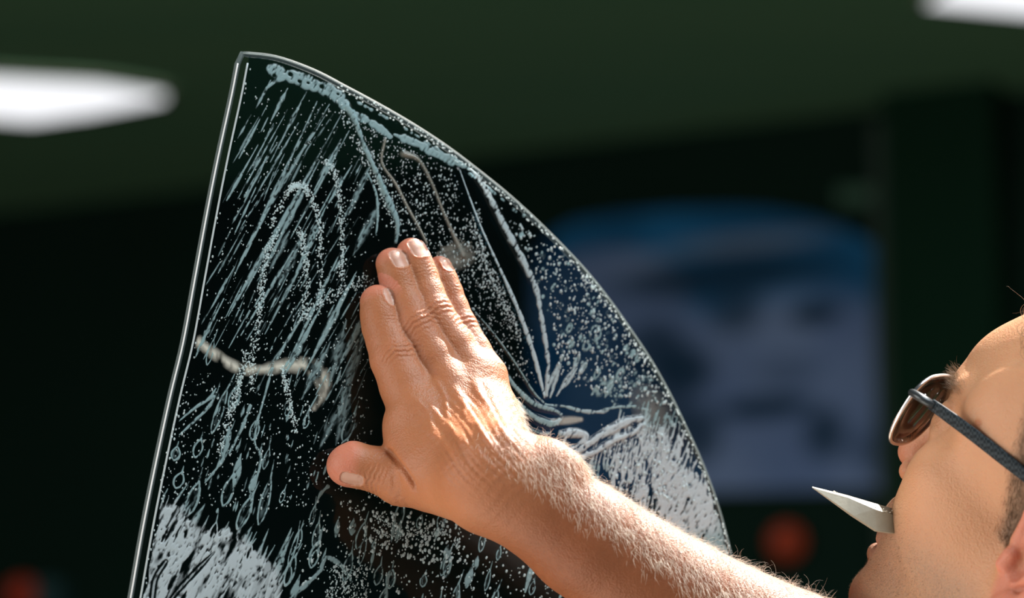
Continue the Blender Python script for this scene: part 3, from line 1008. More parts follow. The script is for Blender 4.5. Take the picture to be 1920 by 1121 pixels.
# ------------------------------------------------------------------ hair
def hair_mesh(name, roots, dirs, lens, rad, mat, droop, parent, segs=4, curl=None, seed=1, taper=0.25):
    """one strand per root: three-sided tapering tubes"""
    r_ = np.random.default_rng(seed); n = len(roots)
    pts = np.zeros((n, segs + 1, 3)); pts[:, 0] = roots
    d = dirs / (np.linalg.norm(dirs, axis=1)[:, None] + 1e-9)
    for i in range(segs):
        pts[:, i + 1] = pts[:, i] + d * (lens / segs)[:, None]
        d = d + droop / segs
        if curl is not None: d = d + np.cross(d, curl) * (2.2 / segs)
        d = d + r_.normal(0, 0.10, d.shape); d /= np.linalg.norm(d, axis=1)[:, None]
    T = np.gradient(pts, axis=1); T /= np.linalg.norm(T, axis=2)[..., None] + 1e-9
    A = np.cross(T, np.array([0.3, 0.9, 0.1])); A /= np.linalg.norm(A, axis=2)[..., None] + 1e-9
    Bn = np.cross(T, A)
    w = (rad if np.ndim(rad) else np.full(n, rad))[:, None] * np.linspace(1, taper, segs + 1)[None]
    V = np.stack([pts + w[..., None] * (A * math.cos(q_) + Bn * math.sin(q_)) for q_ in (0, 2.094, 4.189)], 2)   # n, seg+1, 3, 3
    base = np.arange(n)[:, None] * (segs + 1) * 3
    F = []
    for i in range(segs):
        for s_ in range(3):
            t_ = (s_ + 1) % 3
            F.append(np.hstack([base + i * 3 + s_, base + i * 3 + t_, base + (i + 1) * 3 + t_, base + (i + 1) * 3 + s_]))
    return tag(mesh_np(name, V.reshape(-1, 3), np.vstack(F), mat, parent), kind='stuff')


def hair_mat(name, c1, c2, rough=0.35):
    t = NT(name)
    g = t.n.new('ShaderNodeTexCoord')
    t.link(t.mix(t.noise(300, 2, 0.6, g.outputs['Object']), c1, c2), t.b.inputs['Base Color'])
    t.b.inputs['Roughness'].default_value = rough
    t.b.inputs['Specular IOR Level'].default_value = 0.6
    tr = t.n.new('ShaderNodeBsdfTranslucent'); tr.inputs[0].default_value = (*[min(1, x * 1.3) for x in c2], 1)
    mx = t.n.new('ShaderNodeMixShader'); mx.inputs[0].default_value = 0.35
    t.link(t.b.outputs[0], mx.inputs[1]); t.link(tr.outputs[0], mx.inputs[2]); t.link(mx.outputs[0], t.out.inputs['Surface'])
    return t.m


rg = np.random.default_rng(21)
pxv = 960 + bv[:, 0] / bv[:, 1] * FPX; pyv = 560.5 - bv[:, 2] / bv[:, 1] * FPX
# arm hair: outer side of the forearm, thinning on to the back of the hand
armdir = (ARM[4][0] - ARM[0][0]); armdir /= np.linalg.norm(armdir)
outer = np.array([0.42, -0.15, 0.9]); outer /= np.linalg.norm(outer)
along = (bv - ARM[0][0]) @ armdir
side_ = N_ @ outer
wgt = smooth01((side_ - 0.22) / 0.35) * smooth01((along + 26) / 30) * (pyv < 1180) * (pxv > 800) * (pxv < 1680) * (bv[:, 2] > -200)
wgt = wgt * (ishead == 0)
wgt = np.where(along < 5, wgt * 0.9 * smooth01((pxv - 800) / 90) * (pyv > 745), wgt)
noi = np.sin(bv[:, 0] * 0.35) * np.sin(bv[:, 2] * 0.41 + 1) * 0.25 + 0.85
p_ = wgt * noi; p_ /= p_.sum()
pick = rg.choice(len(bv), 11000, replace=False, p=p_)
rn = N_[pick]; hd = rn * 0.75 + armdir * 0.15 + np.array([-0.10, -0.25, -0.75]) + rg.normal(0, 0.28, (len(pick), 3))
L_ = rg.uniform(2.8, 7.2, len(pick)) * np.where(along[pick] < 5, 0.8, 1)
m_armhair = hair_mat('blond_arm_hair', (0.80, 0.64, 0.46), (0.95, 0.88, 0.76))
hair_mesh('arm_hair', bv[pick], hd, L_, 0.065, m_armhair, np.array([0, -0.2, -0.7]), person, 4, None, 3)
pick = rg.choice(len(bv), 260, replace=False, p=p_)
rn = N_[pick]
hair_mesh('long_arm_hair', bv[pick], rn + rg.normal(0, 0.5, (len(pick), 3)), rg.uniform(7, 12, len(pick)), 0.06, m_armhair, np.array([0.2, -0.2, -0.7]), person, 6,
          rg.normal(0, 0.6, (len(pick), 3)), 4)
# head hair: cropped sides, longer curls on top
m_hair = hair_mat('brown_hair', (0.115, 0.070, 0.038), (0.30, 0.205, 0.125), 0.4)
hq = ((bv - HO) / HS) @ HR.T
topm = scalp * (hq[:, 2] > 62); sidem = scalp * (hq[:, 2] <= 78)
inview = (pxv < 2150)
p_ = sidem * inview; p_ /= p_.sum()
pick = rg.choice(len(bv), 9000, replace=False, p=p_)
hd = N_[pick] * 0.55 - hu * 0.55 - hf * 0.45 + rg.normal(0, 0.2, (len(pick), 3))
hair_mesh('cropped_hair', bv[pick], hd, rg.uniform(2.5, 5.0, len(pick)), 0.075, m_hair, np.zeros(3), person, 2, None, 5, 0.4)
p_ = topm * 1.0; p_ /= p_.sum()
pick = rg.choice(len(bv), 11000, replace=False, p=p_)
hd = N_[pick] * 0.6 - hf * 0.5 + rg.normal(0, 0.3, (len(pick), 3))
hair_mesh('top_hair', bv[pick], hd, rg.uniform(14, 28, len(pick)), 0.13, m_hair, -hf * 0.8 - hu * .2, person, 9, rg.normal(0, 0.9, (len(pick), 3)) + hl * 1.5, 6)
# loose curls standing over the hairline
edge = (ishead > 0) & (pxv > 1914) & (pxv < 1975) & (N_[:, 2] > 0.55) & (hq[:, 2] > 40)
ei = np.nonzero(edge)[0]
if len(ei):
    pick = rg.choice(ei, min(60, len(ei)), replace=False)
    hair_mesh('forelock', bv[pick], N_[pick] * 1.0 + hf * 0.5 + rg.normal(0, 0.35, (len(pick), 3)), rg.uniform(12, 26, len(pick)), 0.12, m_hair, np.zeros(3), person, 12,
              rg.normal(0, 0.7, (len(pick), 3)) + hl * 2.6, 8)
# eyebrows and stubble
eb = ishead * np.exp(-((hq[:, 2] - (17 + 0.04 * np.abs(hq[:, 1]))) / 3.4) ** 2) * smooth01((np.abs(hq[:, 1]) - 9) / 4) * smooth01((50 - np.abs(hq[:, 1])) / 8) * (hq[:, 0] > 35)
p_ = eb / eb.sum(); pick = rg.choice(len(bv), 700, replace=False, p=p_)
hd = N_[pick] * 0.8 + hl[None] * np.sign(hq[pick, 1])[:, None] * 0.7 + hu * 0.4 + rg.normal(0, 0.25, (len(pick), 3))
hair_mesh('eyebrow', bv[pick], hd, rg.uniform(4, 8.5, len(pick)), 0.07, m_hair, -hf * 0.3, person, 4, None, 9)
p_ = beard * (pxv < 1960) * (lips < 0.2); p_ /= p_.sum(); pick = rg.choice(len(bv), 5200, replace=False, p=p_)
hd = N_[pick] * 0.8 - hu * 0.5 + rg.normal(0, 0.3, (len(pick), 3))
hair_mesh('stubble', bv[pick], hd, rg.uniform(0.4, 1.1, len(pick)), 0.055, m_hair, np.zeros(3), person, 1, None, 10, 0.7)

# ------------------------------------------------------------------ eyeglasses
m_arm = NT('dark_temple')
ck = m_arm.node('ShaderNodeTexChecker', i_Scale=620.0); g_ = m_arm.n.new('ShaderNodeTexCoord'); m_arm.link(g_.outputs['Object'], ck.inputs[0])
m_arm.link(m_arm.mix(ck.outputs['Fac'], (0.006, 0.011, 0.015), (0.030, 0.042, 0.050)), m_arm.b.inputs['Base Color'])
m_arm.b.inputs['Roughness'].default_value = 0.6; m_arm.b.inputs['Specular IOR Level'].default_value = 0.2
m_steel = simple('polished_rim', (0.85, 0.83, 0.83), 0.25, metal=1.0)


def lens_mat():
    t = NT('lens_glass')
    fr = t.node('ShaderNodeFresnel', i_IOR=1.5)
    tr = t.n.new('ShaderNodeBsdfTransparent'); tr.inputs[0].default_value = (0.97, 0.95, 0.95, 1)
    gl = t.node('ShaderNodeBsdfGlossy', i_Roughness=0.03)
    mx = t.n.new('ShaderNodeMixShader'); t.link(t.math('ADD', fr.outputs[0], 0.07), mx.inputs[0]); t.link(tr.outputs[0], mx.inputs[1]); t.link(gl.outputs[0], mx.inputs[2])
    t.link(mx.outputs[0], t.out.inputs['Surface']); return t.m


m_lens = lens_mat()
glasses = empty('eyeglasses', to_world(H(75, 0, 0)), 'thin rimmed eyeglasses with dark chequered temple worn on the tilted face', 'eyeglasses')
for s_ in (1, -1):
    # outline in head coordinates (y across, z up), wrapped round the face
    yz = np.array([(9, 6), (14, 15), (26, 19), (42, 20), (55, 18), (62, 11), (63, 0), (60, -12), (52, -21), (38, -24), (22, -22), (12, -13)], float)
    yz = spline(np.vstack([yz, yz[:1]]), 5)[:-1]
    out3 = np.array([H(85 + 0.0004 * y * y - 0.10 * z, s_ * y, z - 1) for y, z in yz])
    c0 = out3.mean(0) + hf * 2.0
    n_ = len(out3)
    rings = [out3, c0 + (out3 - c0) * .6 + hf * 0.8, c0 + (out3 - c0) * .25 + hf * 1.3]
    V = np.vstack(rings + [r + hf * -1.6 for r in rings]); F = []
    for b_ in (0, 3):
        for i in range(2):
            for j in range(n_): F.append(((b_ + i) * n_ + j, (b_ + i) * n_ + (j + 1) % n_, (b_ + i + 1) * n_ + (j + 1) % n_, (b_ + i + 1) * n_ + j))
        F.append(tuple((b_ + 2) * n_ + j for j in range(n_)))
    for j in range(n_): F.append((j, (j + 1) % n_, 3 * n_ + (j + 1) % n_, 3 * n_ + j))
    mesh_poly('lens', V, F, m_lens, glasses, smooth=True)
    V, F = tube(out3 - hf * 0.8, 1.15, 8, closed=True); mesh_poly('rim', V, F, m_steel, glasses, smooth=True)
    hp = H(76, s_ * 65.5, 9)
    # hinge block and temple arm
    V, F = tube([H(85.5, s_ * 62, 8), H(84.5, s_ * 65.5, 8.5), H(79, s_ * 68, 9), H(70, s_ * 67.5, 9)], [2.0, 2.6, 2.9, 2.8], 10, flat=0.8, up=hu)
    mesh_poly('hinge', V, F, simple('gunmetal', (0.05, 0.06, 0.065), 0.35, metal=0.6), glasses, smooth=True)
    arm = spline([H(72, s_ * 67.5, 9), H(50, s_ * 70, 8), H(25, s_ * 72.5, 6.0), H(-2, s_ * 76, 3.5), H(-20, s_ * 77, 1), H(-34, s_ * 76, -12), H(-42, s_ * 74, -28)], 6)
    A_ = np.gradient(arm, axis=0); A_ /= np.linalg.norm(A_, axis=1)[:, None]
    rr = np.interp(np.linspace(0, 1, len(arm)), [0, .12, .35, .5, .62, 1], [3.0, 3.4, 3.6, 3.0, 2.1, 1.6])
    up_ = np.cross(hl, A_); up_ /= np.linalg.norm(up_, axis=1)[:, None]
    V = []; F = []
    for i in range(len(arm)):
        for q_ in np.linspace(0, 2 * math.pi, 12, endpoint=False):
            cq, sq = math.cos(q_), math.sin(q_)
            V.append(arm[i] + up_[i] * rr[i] * np.sign(cq) * abs(cq) ** .6 + hl * 1.3 * np.sign(sq) * abs(sq) ** .6)
    for i in range(len(arm) - 1):
        for j in range(12): F.append((i * 12 + j, i * 12 + (j + 1) % 12, (i + 1) * 12 + (j + 1) % 12, (i + 1) * 12 + j))
    F += [tuple(range(12))[::-1], tuple(range((len(arm) - 1) * 12, len(arm) * 12))]
    mesh_poly('temple', V, F, m_arm.m, glasses, smooth=True)
    V, F = tube([H(86, s_ * 12, 2), H(82, s_ * 11, -3), H(80, s_ * 10.5, -7)], [0.6, .6, 2.0], 8); mesh_poly('nose_pad', V, F, m_lens, glasses, smooth=True)
    # the little square mark on the hinge
    for dz in (1.15, -1.15):
        V, F = tube([H(77.5, s_ * 67.2, 9.5 + dz) + hf * 1.0 * math.cos(q_) + hu * 1.0 * math.sin(q_) for q_ in np.linspace(0, 2 * math.pi, 12, endpoint=False)], 0.22, 5, closed=True)
        mesh_poly('hinge_mark', V, F, m_steel, glasses, smooth=True)
V, F = tube(spline([H(86, 9.5, 6), H(88, 4, 8.5), H(88, -4, 8.5), H(86, -9.5, 6)], 6), 1.1, 8); mesh_poly('bridge', V, F, m_steel, glasses, smooth=True)

# ------------------------------------------------------------------ wedge-shaped card squeegee held in the lips
t = NT('beige_plastic')
g_ = t.n.new('ShaderNodeTexCoord')
t.link(t.mix(t.noise(260, 3, 0.6, g_.outputs['Object']), (0.33, 0.31, 0.235), (0.43, 0.41, 0.32)), t.b.inputs['Base Color']); t.b.inputs['Roughness'].default_value = 0.45
t.bump(t.noise(700, 3, 0.6, g_.outputs['Object']), 0.3, 0.0004)
D0 = 1962.0
tipA = P(1522, 913, D0 - 8)
lowB = [P(1600, 967, D0 - 6), P(1645, 996, D0 - 4), P(1676, 1000, D0), P(1696, 1000, D0 + 6)]
topB = [P(1590, 932, D0 - 2), P(1640, 954, D0), P(1672, 965, D0 + 4), P(1700, 972, D0 + 8)]
backB = [P(1585, 927, D0 + 10), P(1640, 943, D0 + 14), P(1672, 952, D0 + 18), P(1700, 960, D0 + 22)]
under = [p + np.array([0, 14, -1.0]) for p in lowB]
n_ = 4
V = [tipA, tipA + np.array([0.3, 1.5, 0.3]), tipA + np.array([0.3, 1.5, -.6])] + lowB + topB + backB + under
lo_, to_, ba_, un_ = 3, 7, 11, 15
F = [(0, lo_, to_), (0, to_, ba_, 1), (1, ba_, un_, 2), (0, 2, un_, lo_), (0, 1, 2)]
for i in range(3):
    F += [(lo_ + i, lo_ + i + 1, to_ + i + 1, to_ + i), (to_ + i, to_ + i + 1, ba_ + i + 1, ba_ + i), (ba_ + i, ba_ + i + 1, un_ + i + 1, un_ + i), (un_ + i, un_ + i + 1, lo_ + i + 1, lo_ + i)]
F.append((lo_ + 3, un_ + 3, ba_ + 3, to_ + 3))
card = mesh_poly('card_squeegee', V, F, t.m, None, bevel=0.0003)
tag(card, 'beige pointed plastic wedge tool held between the lips of the man', 'tool')
# pale grains along its upper edge
r_ = np.random.default_rng(5); V = []; F = []
for k in range(70):
    a_ = r_.uniform(0.12, 0.98); i = min(2, int(a_ * 3)); f_ = a_ * 3 - i
    e_ = (topB[i] * (1 - f_) + topB[i + 1] * f_) if a_ > .25 else tipA * (1 - a_ * 4) + topB[0] * a_ * 4
    e_ = e_ + np.array([r_.normal(0, 1.2), r_.uniform(0, 3), r_.uniform(-0.1, 1.2)]); q_ = r_.uniform(0.15, 0.42)
    b_ = len(V)
    V += [e_ + np.array(d_) * q_ for d_ in ((2, 0, .3), (0, 1, 0), (-1.8, 0, -.3), (0, -1, 0), (0, 0, 1), (0, 0, -1))]
    F += [(b_ + x, b_ + y, b_ + z) for x, y, z in ((0, 1, 4), (1, 2, 4), (2, 3, 4), (3, 0, 4), (1, 0, 5), (2, 1, 5), (3, 2, 5), (0, 3, 5))]
tag(mesh_poly('edge_grains', V, F, simple('pale_grains', (0.75, 0.72, 0.62), 0.35), card), kind='stuff')

# ------------------------------------------------------------------ the wet pane with its tint film
pane = empty('window_pane', to_world(Q(600, 1400, -2)), 'curved-top car window pane covered with wet film and soap streaks under the palm', 'glass pane')
tl = [(457, 99), (520, 107), (590, 132), (650, 163), (715, 198), (780, 236), (842, 277), (900, 321), (952, 363), (1002, 408), (1052, 457), (1100, 508), (1142, 560), (1182, 616), (1222, 676),
      (1258, 740), (1290, 806), (1318, 868), (1342, 932), (1362, 1000), (1380, 1080), (1392, 1180), (1400, 1300), (1385, 1385)]
bl = [(1000, 1420), (600, 1430), (240, 1420)]
lf = [(212, 1380), (222, 1260), (247, 1121), (270, 990), (296, 860), (322, 740), (346, 640), (368, 520), (392, 390), (412, 290), (436, 180), (448, 118)]
outline = np.vstack([spline(tl, 5), spline(bl, 4), spline(lf, 5)])


def prism(name, pts, o0, o1, mat, parent, hole=None):
    """solid between offsets o0 and o1 (mm in front of the contact plane)"""
    n = len(pts)
    V = np.vstack([Qv(pts, 0) + PN * o1, Qv(pts, 0) + PN * o0])
    F = [list(range(n)), list(range(2 * n - 1, n - 1, -1))] + [(i, (i + 1) % n, n + (i + 1) % n, n + i) for i in range(n)]
    return mesh_poly(name, V, F, mat, parent)


def glass_mat(name, tint, ior, rough=0.02, extra=0.0, gcol=(1, 1, 1)):
    t = NT(name)
    fr = t.node('ShaderNodeFresnel', i_IOR=ior)
    tr = t.n.new('ShaderNodeBsdfTransparent'); tr.inputs[0].default_value = (*tint, 1)
    gl = t.node('ShaderNodeBsdfGlossy', i_Roughness=rough); gl.inputs[0].default_value = (*gcol, 1)
    mx = t.n.new('ShaderNodeMixShader'); t.link(t.math('ADD', fr.outputs[0], extra), mx.inputs[0]); t.link(tr.outputs[0], mx.inputs[1]); t.link(gl.outputs[0], mx.inputs[2])
    t.link(mx.outputs[0], t.out.inputs['Surface'])
    return t.m


GTH = 3.0
prism('glass', outline, -1.0 - GTH, -1.0, glass_mat('tinted_glass', (0.94, 0.97, 0.98), 1.25), pane)
# ground, rounded edge of the glass
oc = Qv(outline, 0) - PN * (1.0 + GTH / 2)
t = NT('ground_glass_edge')
t.b.inputs['Base Color'].default_value = (0.15, 0.19, 0.19, 1); t.b.inputs['Roughness'].default_value = 0.45
t.b.inputs['Specular IOR Level'].default_value = 0.25; t.b.inputs['Alpha'].default_value = 0.75
t.b.inputs['Alpha'].default_value = 0.5
V, F = tube(oc, GTH / 2 + 0.1, 14, closed=True, flat=1.0, up=PN)
mesh_np('ground_edge', V, [f for f in F if len(f) == 4], t.m, pane)
lfp = spline([(x + 17, y) for x, y in lf], 6)
V, F = tube(Qv(lfp, 0) - PN * 0.6, 0.55, 8)
mesh_poly('film_border', V, F, simple('wet_border', (0.45, 0.52, 0.53), 0.25), pane, smooth=True)
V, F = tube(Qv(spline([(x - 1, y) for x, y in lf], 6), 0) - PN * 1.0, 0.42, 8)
mesh_poly('edge_glint', V, F, simple('glint_bright', (0.78, 0.80, 0.80), 0.2), pane, smooth=True)  # highlight along the left edge, painted as a pale tube
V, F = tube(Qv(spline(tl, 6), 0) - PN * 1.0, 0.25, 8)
mesh_poly('edge_glint', V, F, simple('glint_dim', (0.26, 0.32, 0.31), 0.5, spec=0.2), pane, smooth=True)  # weaker highlight of the curved edge, painted as a duller tube


# ---- painting of the suds and reflections as a thickness field over the pane (one sample per mm/3.5), then built as relief mesh
X0, Y0, NX, NY = 205, 90, 1190, 1320      
DEN = np.zeros((NY, NX), np.float32)      # foam thickness, also carries painted crease highlights and sky reflections
WAR = np.zeros((NY, NX), np.float32)      # beige haze, and a warm reflection painted in
RID = np.zeros((NY, NX), np.float32)      # creases of the film
rs = np.random.default_rng(11)


def vnoise(cell_x, cell_y, ang=0.0, seed=0, octs=3):
    """smooth value noise, cells stretched along direction ang"""
    r_ = np.random.default_rng(seed)
    yy, xx = np.mgrid[0:NY, 0:NX].astype(np.float32)
    u_ = xx * math.cos(ang) + yy * math.sin(ang); v_ = -xx * math.sin(ang) + yy * math.cos(ang)
    out = np.zeros((NY, NX), np.float32); amp = 1; tot = 0
    for o_ in range(octs):
        G = r_.random((257, 257)).astype(np.float32)
        a = u_ / (cell_x / 2 ** o_) + 900; b = v_ / (cell_y / 2 ** o_) + 900
        ia = np.floor(a).astype(int); ib = np.floor(b).astype(int); fa = a - ia; fb = b - ib
        fa = fa * fa * (3 - 2 * fa); fb = fb * fb * (3 - 2 * fb); ia %= 256; ib %= 256
        out += amp * ((G[ia, ib] * (1 - fa) + G[ia + 1, ib] * fa) * (1 - fb) + (G[ia, ib + 1] * (1 - fa) + G[ia + 1, ib + 1] * fa) * fb)
        tot += amp; amp *= 0.5
    return out / tot


def stroke(A, pts, n=10, amp=1.0, soft=0.35, rough=0.0, mode='max', raw=False):
    """rows of pts: x, y, half-width (photo pixels)"""
    p = np.asarray(pts, float) if raw else spline(pts, n)
    if rough:
        k = len(p); p = p.copy()
        p[:, 2] *= 1 + rough * np.interp(np.arange(k), np.arange(0, k + 3, 3), rs.normal(0, 1, len(np.arange(0, k + 3, 3))))
        p[:, 2] = np.maximum(p[:, 2], 0.3)
    for a, b in zip(p[:-1], p[1:]):
        R = max(a[2], b[2]) + 1.5
        x0 = int(max(0, min(a[0], b[0]) - R - X0)); x1 = int(min(NX, max(a[0], b[0]) + R - X0 + 2))
        y0 = int(max(0, min(a[1], b[1]) - R - Y0)); y1 = int(min(NY, max(a[1], b[1]) + R - Y0 + 2))
        if x1 <= x0 or y1 <= y0: continue
        yy, xx = np.mgrid[y0:y1, x0:x1]
        gx, gy = xx + X0 - a[0], yy + Y0 - a[1]; d = b[:2] - a[:2]; L = d @ d + 1e-9
        h = np.clip((gx * d[0] + gy * d[1]) / L, 0, 1)
        dist = np.hypot(gx - h * d[0], gy - h * d[1]); w = a[2] + h * (b[2] - a[2])
        v = np.clip((w + 0.5 - dist) / (soft * w + 0.8), 0, 1) * amp
        S_ = A[y0:y1, x0:x1]
        if mode == 'max': np.maximum(S_, v, out=S_)
        elif mode == 'cut': S_ *= (1 - v)
        else: S_ += v


def ellipse(A, x, y, a, b, ang, amp=1.0, soft=0.4, mode='max', hollow=0.0):
    R = max(a, b) + 2
    x0 = int(max(0, x - R - X0)); x1 = int(min(NX, x + R - X0 + 2)); y0 = int(max(0, y - R - Y0)); y1 = int(min(NY, y + R - Y0 + 2))
    if x1 <= x0 or y1 <= y0: return
    yy, xx = np.mgrid[y0:y1, x0:x1]; gx, gy = xx + X0 - x, yy + Y0 - y
    u_ = gx * math.cos(ang) + gy * math.sin(ang); v_ = -gx * math.sin(ang) + gy * math.cos(ang)
    q = np.sqrt((u_ / a) ** 2 + (v_ / b) ** 2)
    v = np.clip((1 - q) * min(a, b) / (soft * min(a, b) + 0.7) + .3, 0, 1) * amp
    if hollow: v = v * np.clip((q - hollow) * min(a, b) / 0.9 + 0.2, 0.12, 1)
    S_ = A[y0:y1, x0:x1]
    if mode == 'max': np.maximum(S_, v, out=S_)
    elif mode == 'cut': S_ *= (1 - v)


def teardrop(x, y, L, w, ang, amp=0.9, hole=True):
    """elongated soap loop pointing along ang (tail upwards)"""
    ux, uy = math.cos(ang), math.sin(ang); nx, ny = -uy, ux
    if hole and w > 3:
        side = []
        for s_ in (1, -1):
            pts = [(x + ux * L * t_ + nx * s_ * w * f_, y + uy * L * t_ + ny * s_ * w * f_, max(1.0, w * 0.22)) for t_, f_ in ((-.5, 0.1), (-.32, .75), (0, 1), (.28, .62), (.5, 0.0))]
            stroke(DEN, pts, 5, amp, rough=0.15)
        stroke(DEN, [(x + ux * L * .45, y + uy * L * .45, w * .3), (x + ux * L * (.45 + rs.uniform(.2, .8)), y + uy * L * .9, 0.6)], 4, amp * .8)
        ellipse(DEN, x, y, L * .42, w * .8, ang, amp * rs.uniform(0, .55), 0.8)
        ellipse(DEN, x + rs.normal(0, w * .2), y, L * .2, w * .38, ang, 1.0, 0.5, 'cut')
    else:
        stroke(DEN, [(x - ux * L / 2, y - uy * L / 2, w * .3), (x - ux * L * .1, y - uy * L * .1, w), (x + ux * L / 2, y + uy * L / 2, 0.5)], 6, amp, rough=0.12)


def inside_poly(x, y, poly):
    c = False; n = len(poly)
    for i in range(n):
        x1, y1 = poly[i]; x2, y2 = poly[(i + 1) % n]
        if (y1 > y) != (y2 > y) and x < (x2 - x1) * (y - y1) / (y2 - y1) + x1: c = not c
    return c


def scatter(poly, n):
    xs = [p[0] for p in poly]; ys = [p[1] for p in poly]; out = []
    while len(out) < n:
        x, y = rs.uniform(min(xs), max(xs)), rs.uniform(min(ys), max(ys))
        if inside_poly(x, y, poly): out.append((x, y))
    return out


UPR = math.atan2(-0.87, 0.49)            # streak direction, up to the right
# 1. thick scalloped suds along the top
stroke(DEN, [(508, 128, 9), (535, 140, 12), (562, 147, 12), (590, 160, 11), (615, 168, 13), (640, 186, 12), (650, 205, 9)], 12, 0.95, rough=0.28)
stroke(DEN, [(500, 165, 3), (520, 150, 6), (540, 142, 6)], 8, .8, rough=.2)
for x, y, r_ in ((515, 141, 4), (545, 139, 5), (562, 152, 4), (604, 162, 5), (611, 180, 3), (578, 155, 3), (634, 176, 3)): ellipse(DEN, x, y, r_ * 1.3, r_, 0.5, 1, .5, 'cut')
# 2. long streaks falling down-left from it
for x, y, L, w in ((508, 150, 60, 5), (540, 165, 70, 6), (575, 172, 150, 5), (595, 190, 330, 7), (618, 195, 300, 6), (640, 215, 270, 6), (655, 245, 230, 4), (560, 230, 170, 4), (540, 205, 190, 3), (520, 255, 140, 4),
                   (500, 200, 110, 4), (485, 270, 120, 4), (600, 300, 250, 8), (570, 340, 250, 7), (540, 390, 230, 6), (610, 390, 160, 9), (590, 450, 200, 6), (550, 470, 180, 5), (640, 260, 110, 5), (660, 310, 90, 5),
                   (520, 350, 190, 5), (490, 330, 120, 3), (460, 420, 110, 3), (640, 470, 210, 7), (665, 520, 210, 9), (620, 540, 190, 8), (700, 560, 160, 9), (585, 560, 160, 5), (440, 500, 90, 4), (420, 560, 110, 5), (400, 600, 80, 4)):
    dx, dy = -0.47 + rs.normal(0, .03), 0.88
    m_ = rs.uniform(.35, .75); w = w * .82
    stroke(DEN, [(x, y, 1.0), (x + dx * L * m_ * .5, y + dy * L * m_ * .5, w * .45), (x + dx * L * m_, y + dy * L * m_, w), (x + dx * L, y + dy * L, 1.0)], 14, rs.uniform(.6, .95), 0.6, 0.22)
P_STREAK = [(480, 160), (650, 190), (720, 420), (700, 740), (620, 760), (380, 640), (420, 430)]
for x, y in scatter(P_STREAK, 150):
    L = rs.uniform(14, 85); w = rs.uniform(0.8, 2.8); dx, dy = -0.47 + rs.normal(0, .07), 0.88
    stroke(DEN, [(x, y, .7), (x + dx * L * .6, y + dy * L * .6, w), (x + dx * L, y + dy * L, .7)], 5, rs.uniform(.25, .9), .7, .3)
# misty patches beside the fingers
for x, y, L, w in ((700, 300, 150, 6), (712, 380, 110, 14), (690, 330, 80, 5), (650, 600, 130, 16), (620, 640, 120, 12), (672, 640, 150, 14), (660, 720, 120, 12), (690, 600, 120, 10), (640, 760, 90, 10), (575, 430, 120, 12), (545, 430, 90, 9)):
    dx, dy = (-0.25, .95) if x > 640 and y > 550 else (-.45, .9)
    stroke(DEN, [(x, y, 2), (x + dx * L * .5, y + dy * L * .5, w), (x + dx * L, y + dy * L, 2)], 10, .55, .95, .2)
# 3. crease running down from the suds to the fingers
for A_, am in ((DEN, .8), (RID, 1.0)):
    stroke(A_, [(650, 200, 6), (668, 232, 6), (680, 268, 6), (697, 305, 6), (715, 345, 7), (732, 385, 8), (745, 420, 6), (742, 455, 3)], 12, am, .5, .2)
stroke(DEN, [(690, 325, 2), (705, 360, 2.5), (709, 400, 2.5), (706, 440, 1.5)], 12, .8)
# 4. band parallel to the rim
stroke(DEN, [(652, 205, 6), (668, 216, 7), (690, 226, 6), (712, 240, 7), (732, 256, 5)], 12, .95, rough=.35)
stroke(DEN, [(740, 252, 4), (765, 262, 7), (790, 272, 8), (812, 285, 7), (835, 295, 8), (862, 306, 6), (885, 318, 5)], 12, .95, rough=.3)
edge_pts = spline(tl[2:21], 12)
for i in range(18, len(edge_pts) - 10, 1):
    ex, ey = edge_pts[i]; tx, ty = edge_pts[i + 1] - edge_pts[i - 1]; l_ = math.hypot(tx, ty); tx /= l_; ty /= l_
    nx_, ny_ = -ty, tx
    f_ = i / len(edge_pts)
    if f_ < .36 and rs.random() < .62:
        o_ = 15 + rs.normal(0, 1.0); ellipse(DEN, ex + nx_ * o_, ey + ny_ * o_, rs.uniform(2.5, 6.5), rs.uniform(2, 3.6), math.atan2(ty, tx), .95)
    if f_ > .72 and rs.random() < .42:
        o_ = 22 - 8 * (f_ - .72) / .28 + rs.normal(0, 1.5); ellipse(DEN, ex + nx_ * o_, ey + ny_ * o_, rs.uniform(4, 7.5), rs.uniform(3, 4.6), math.atan2(ty, tx) + .2, .95)
stroke(DEN, [(820, 262, 1.5), (850, 282, 4), (880, 305, 3), (912, 335, 1)], 10, .8, rough=.3)
# 5. long folds of the film right of the fingers
fold1 = [(885, 318, 5), (903, 345, 5), (925, 385, 6), (948, 430, 6), (970, 470, 6), (990, 510, 6), (1005, 545, 6), (1012, 585, 5), (1020, 630, 5), (1026, 680, 5), (1024, 742, 3)]
stroke(DEN, fold1, 14, .85, .5, .18); stroke(RID, [(x, y, w * 1.5) for x, y, w in fold1], 10, 1.0)
fold2 = [(862, 318, 1), (880, 370, 2), (903, 430, 2.5), (930, 490, 3), (955, 545, 4), (978, 600, 4.5), (1000, 665, 4.5), (1012, 710, 4), (1020, 745, 2)]
stroke(DEN, fold2, 14, .95, .4, .15); stroke(RID, [(x - 3, y, w * 2) for x, y, w in fold2], 10, 1.0)
stroke(RID, [(x - 12, y + 4, w * 1.2) for x, y, w in fold2], 10, .5)
stroke(WAR, [(722, 262, 2), (716, 305, 2), (742, 345, 2.5), (765, 390, 2.5), (785, 425, 2.5), (800, 455, 2)], 12, .40)
stroke(WAR, [(758, 288, 8), (785, 300, 4), (808, 340, 3), (830, 395, 3), (850, 440, 4), (868, 478, 8)], 12, .40, .9)
stroke(RID, [(758, 288, 4), (785, 300, 4), (808, 340, 4), (830, 395, 4), (850, 440, 5), (868, 478, 8)], 12, .9)
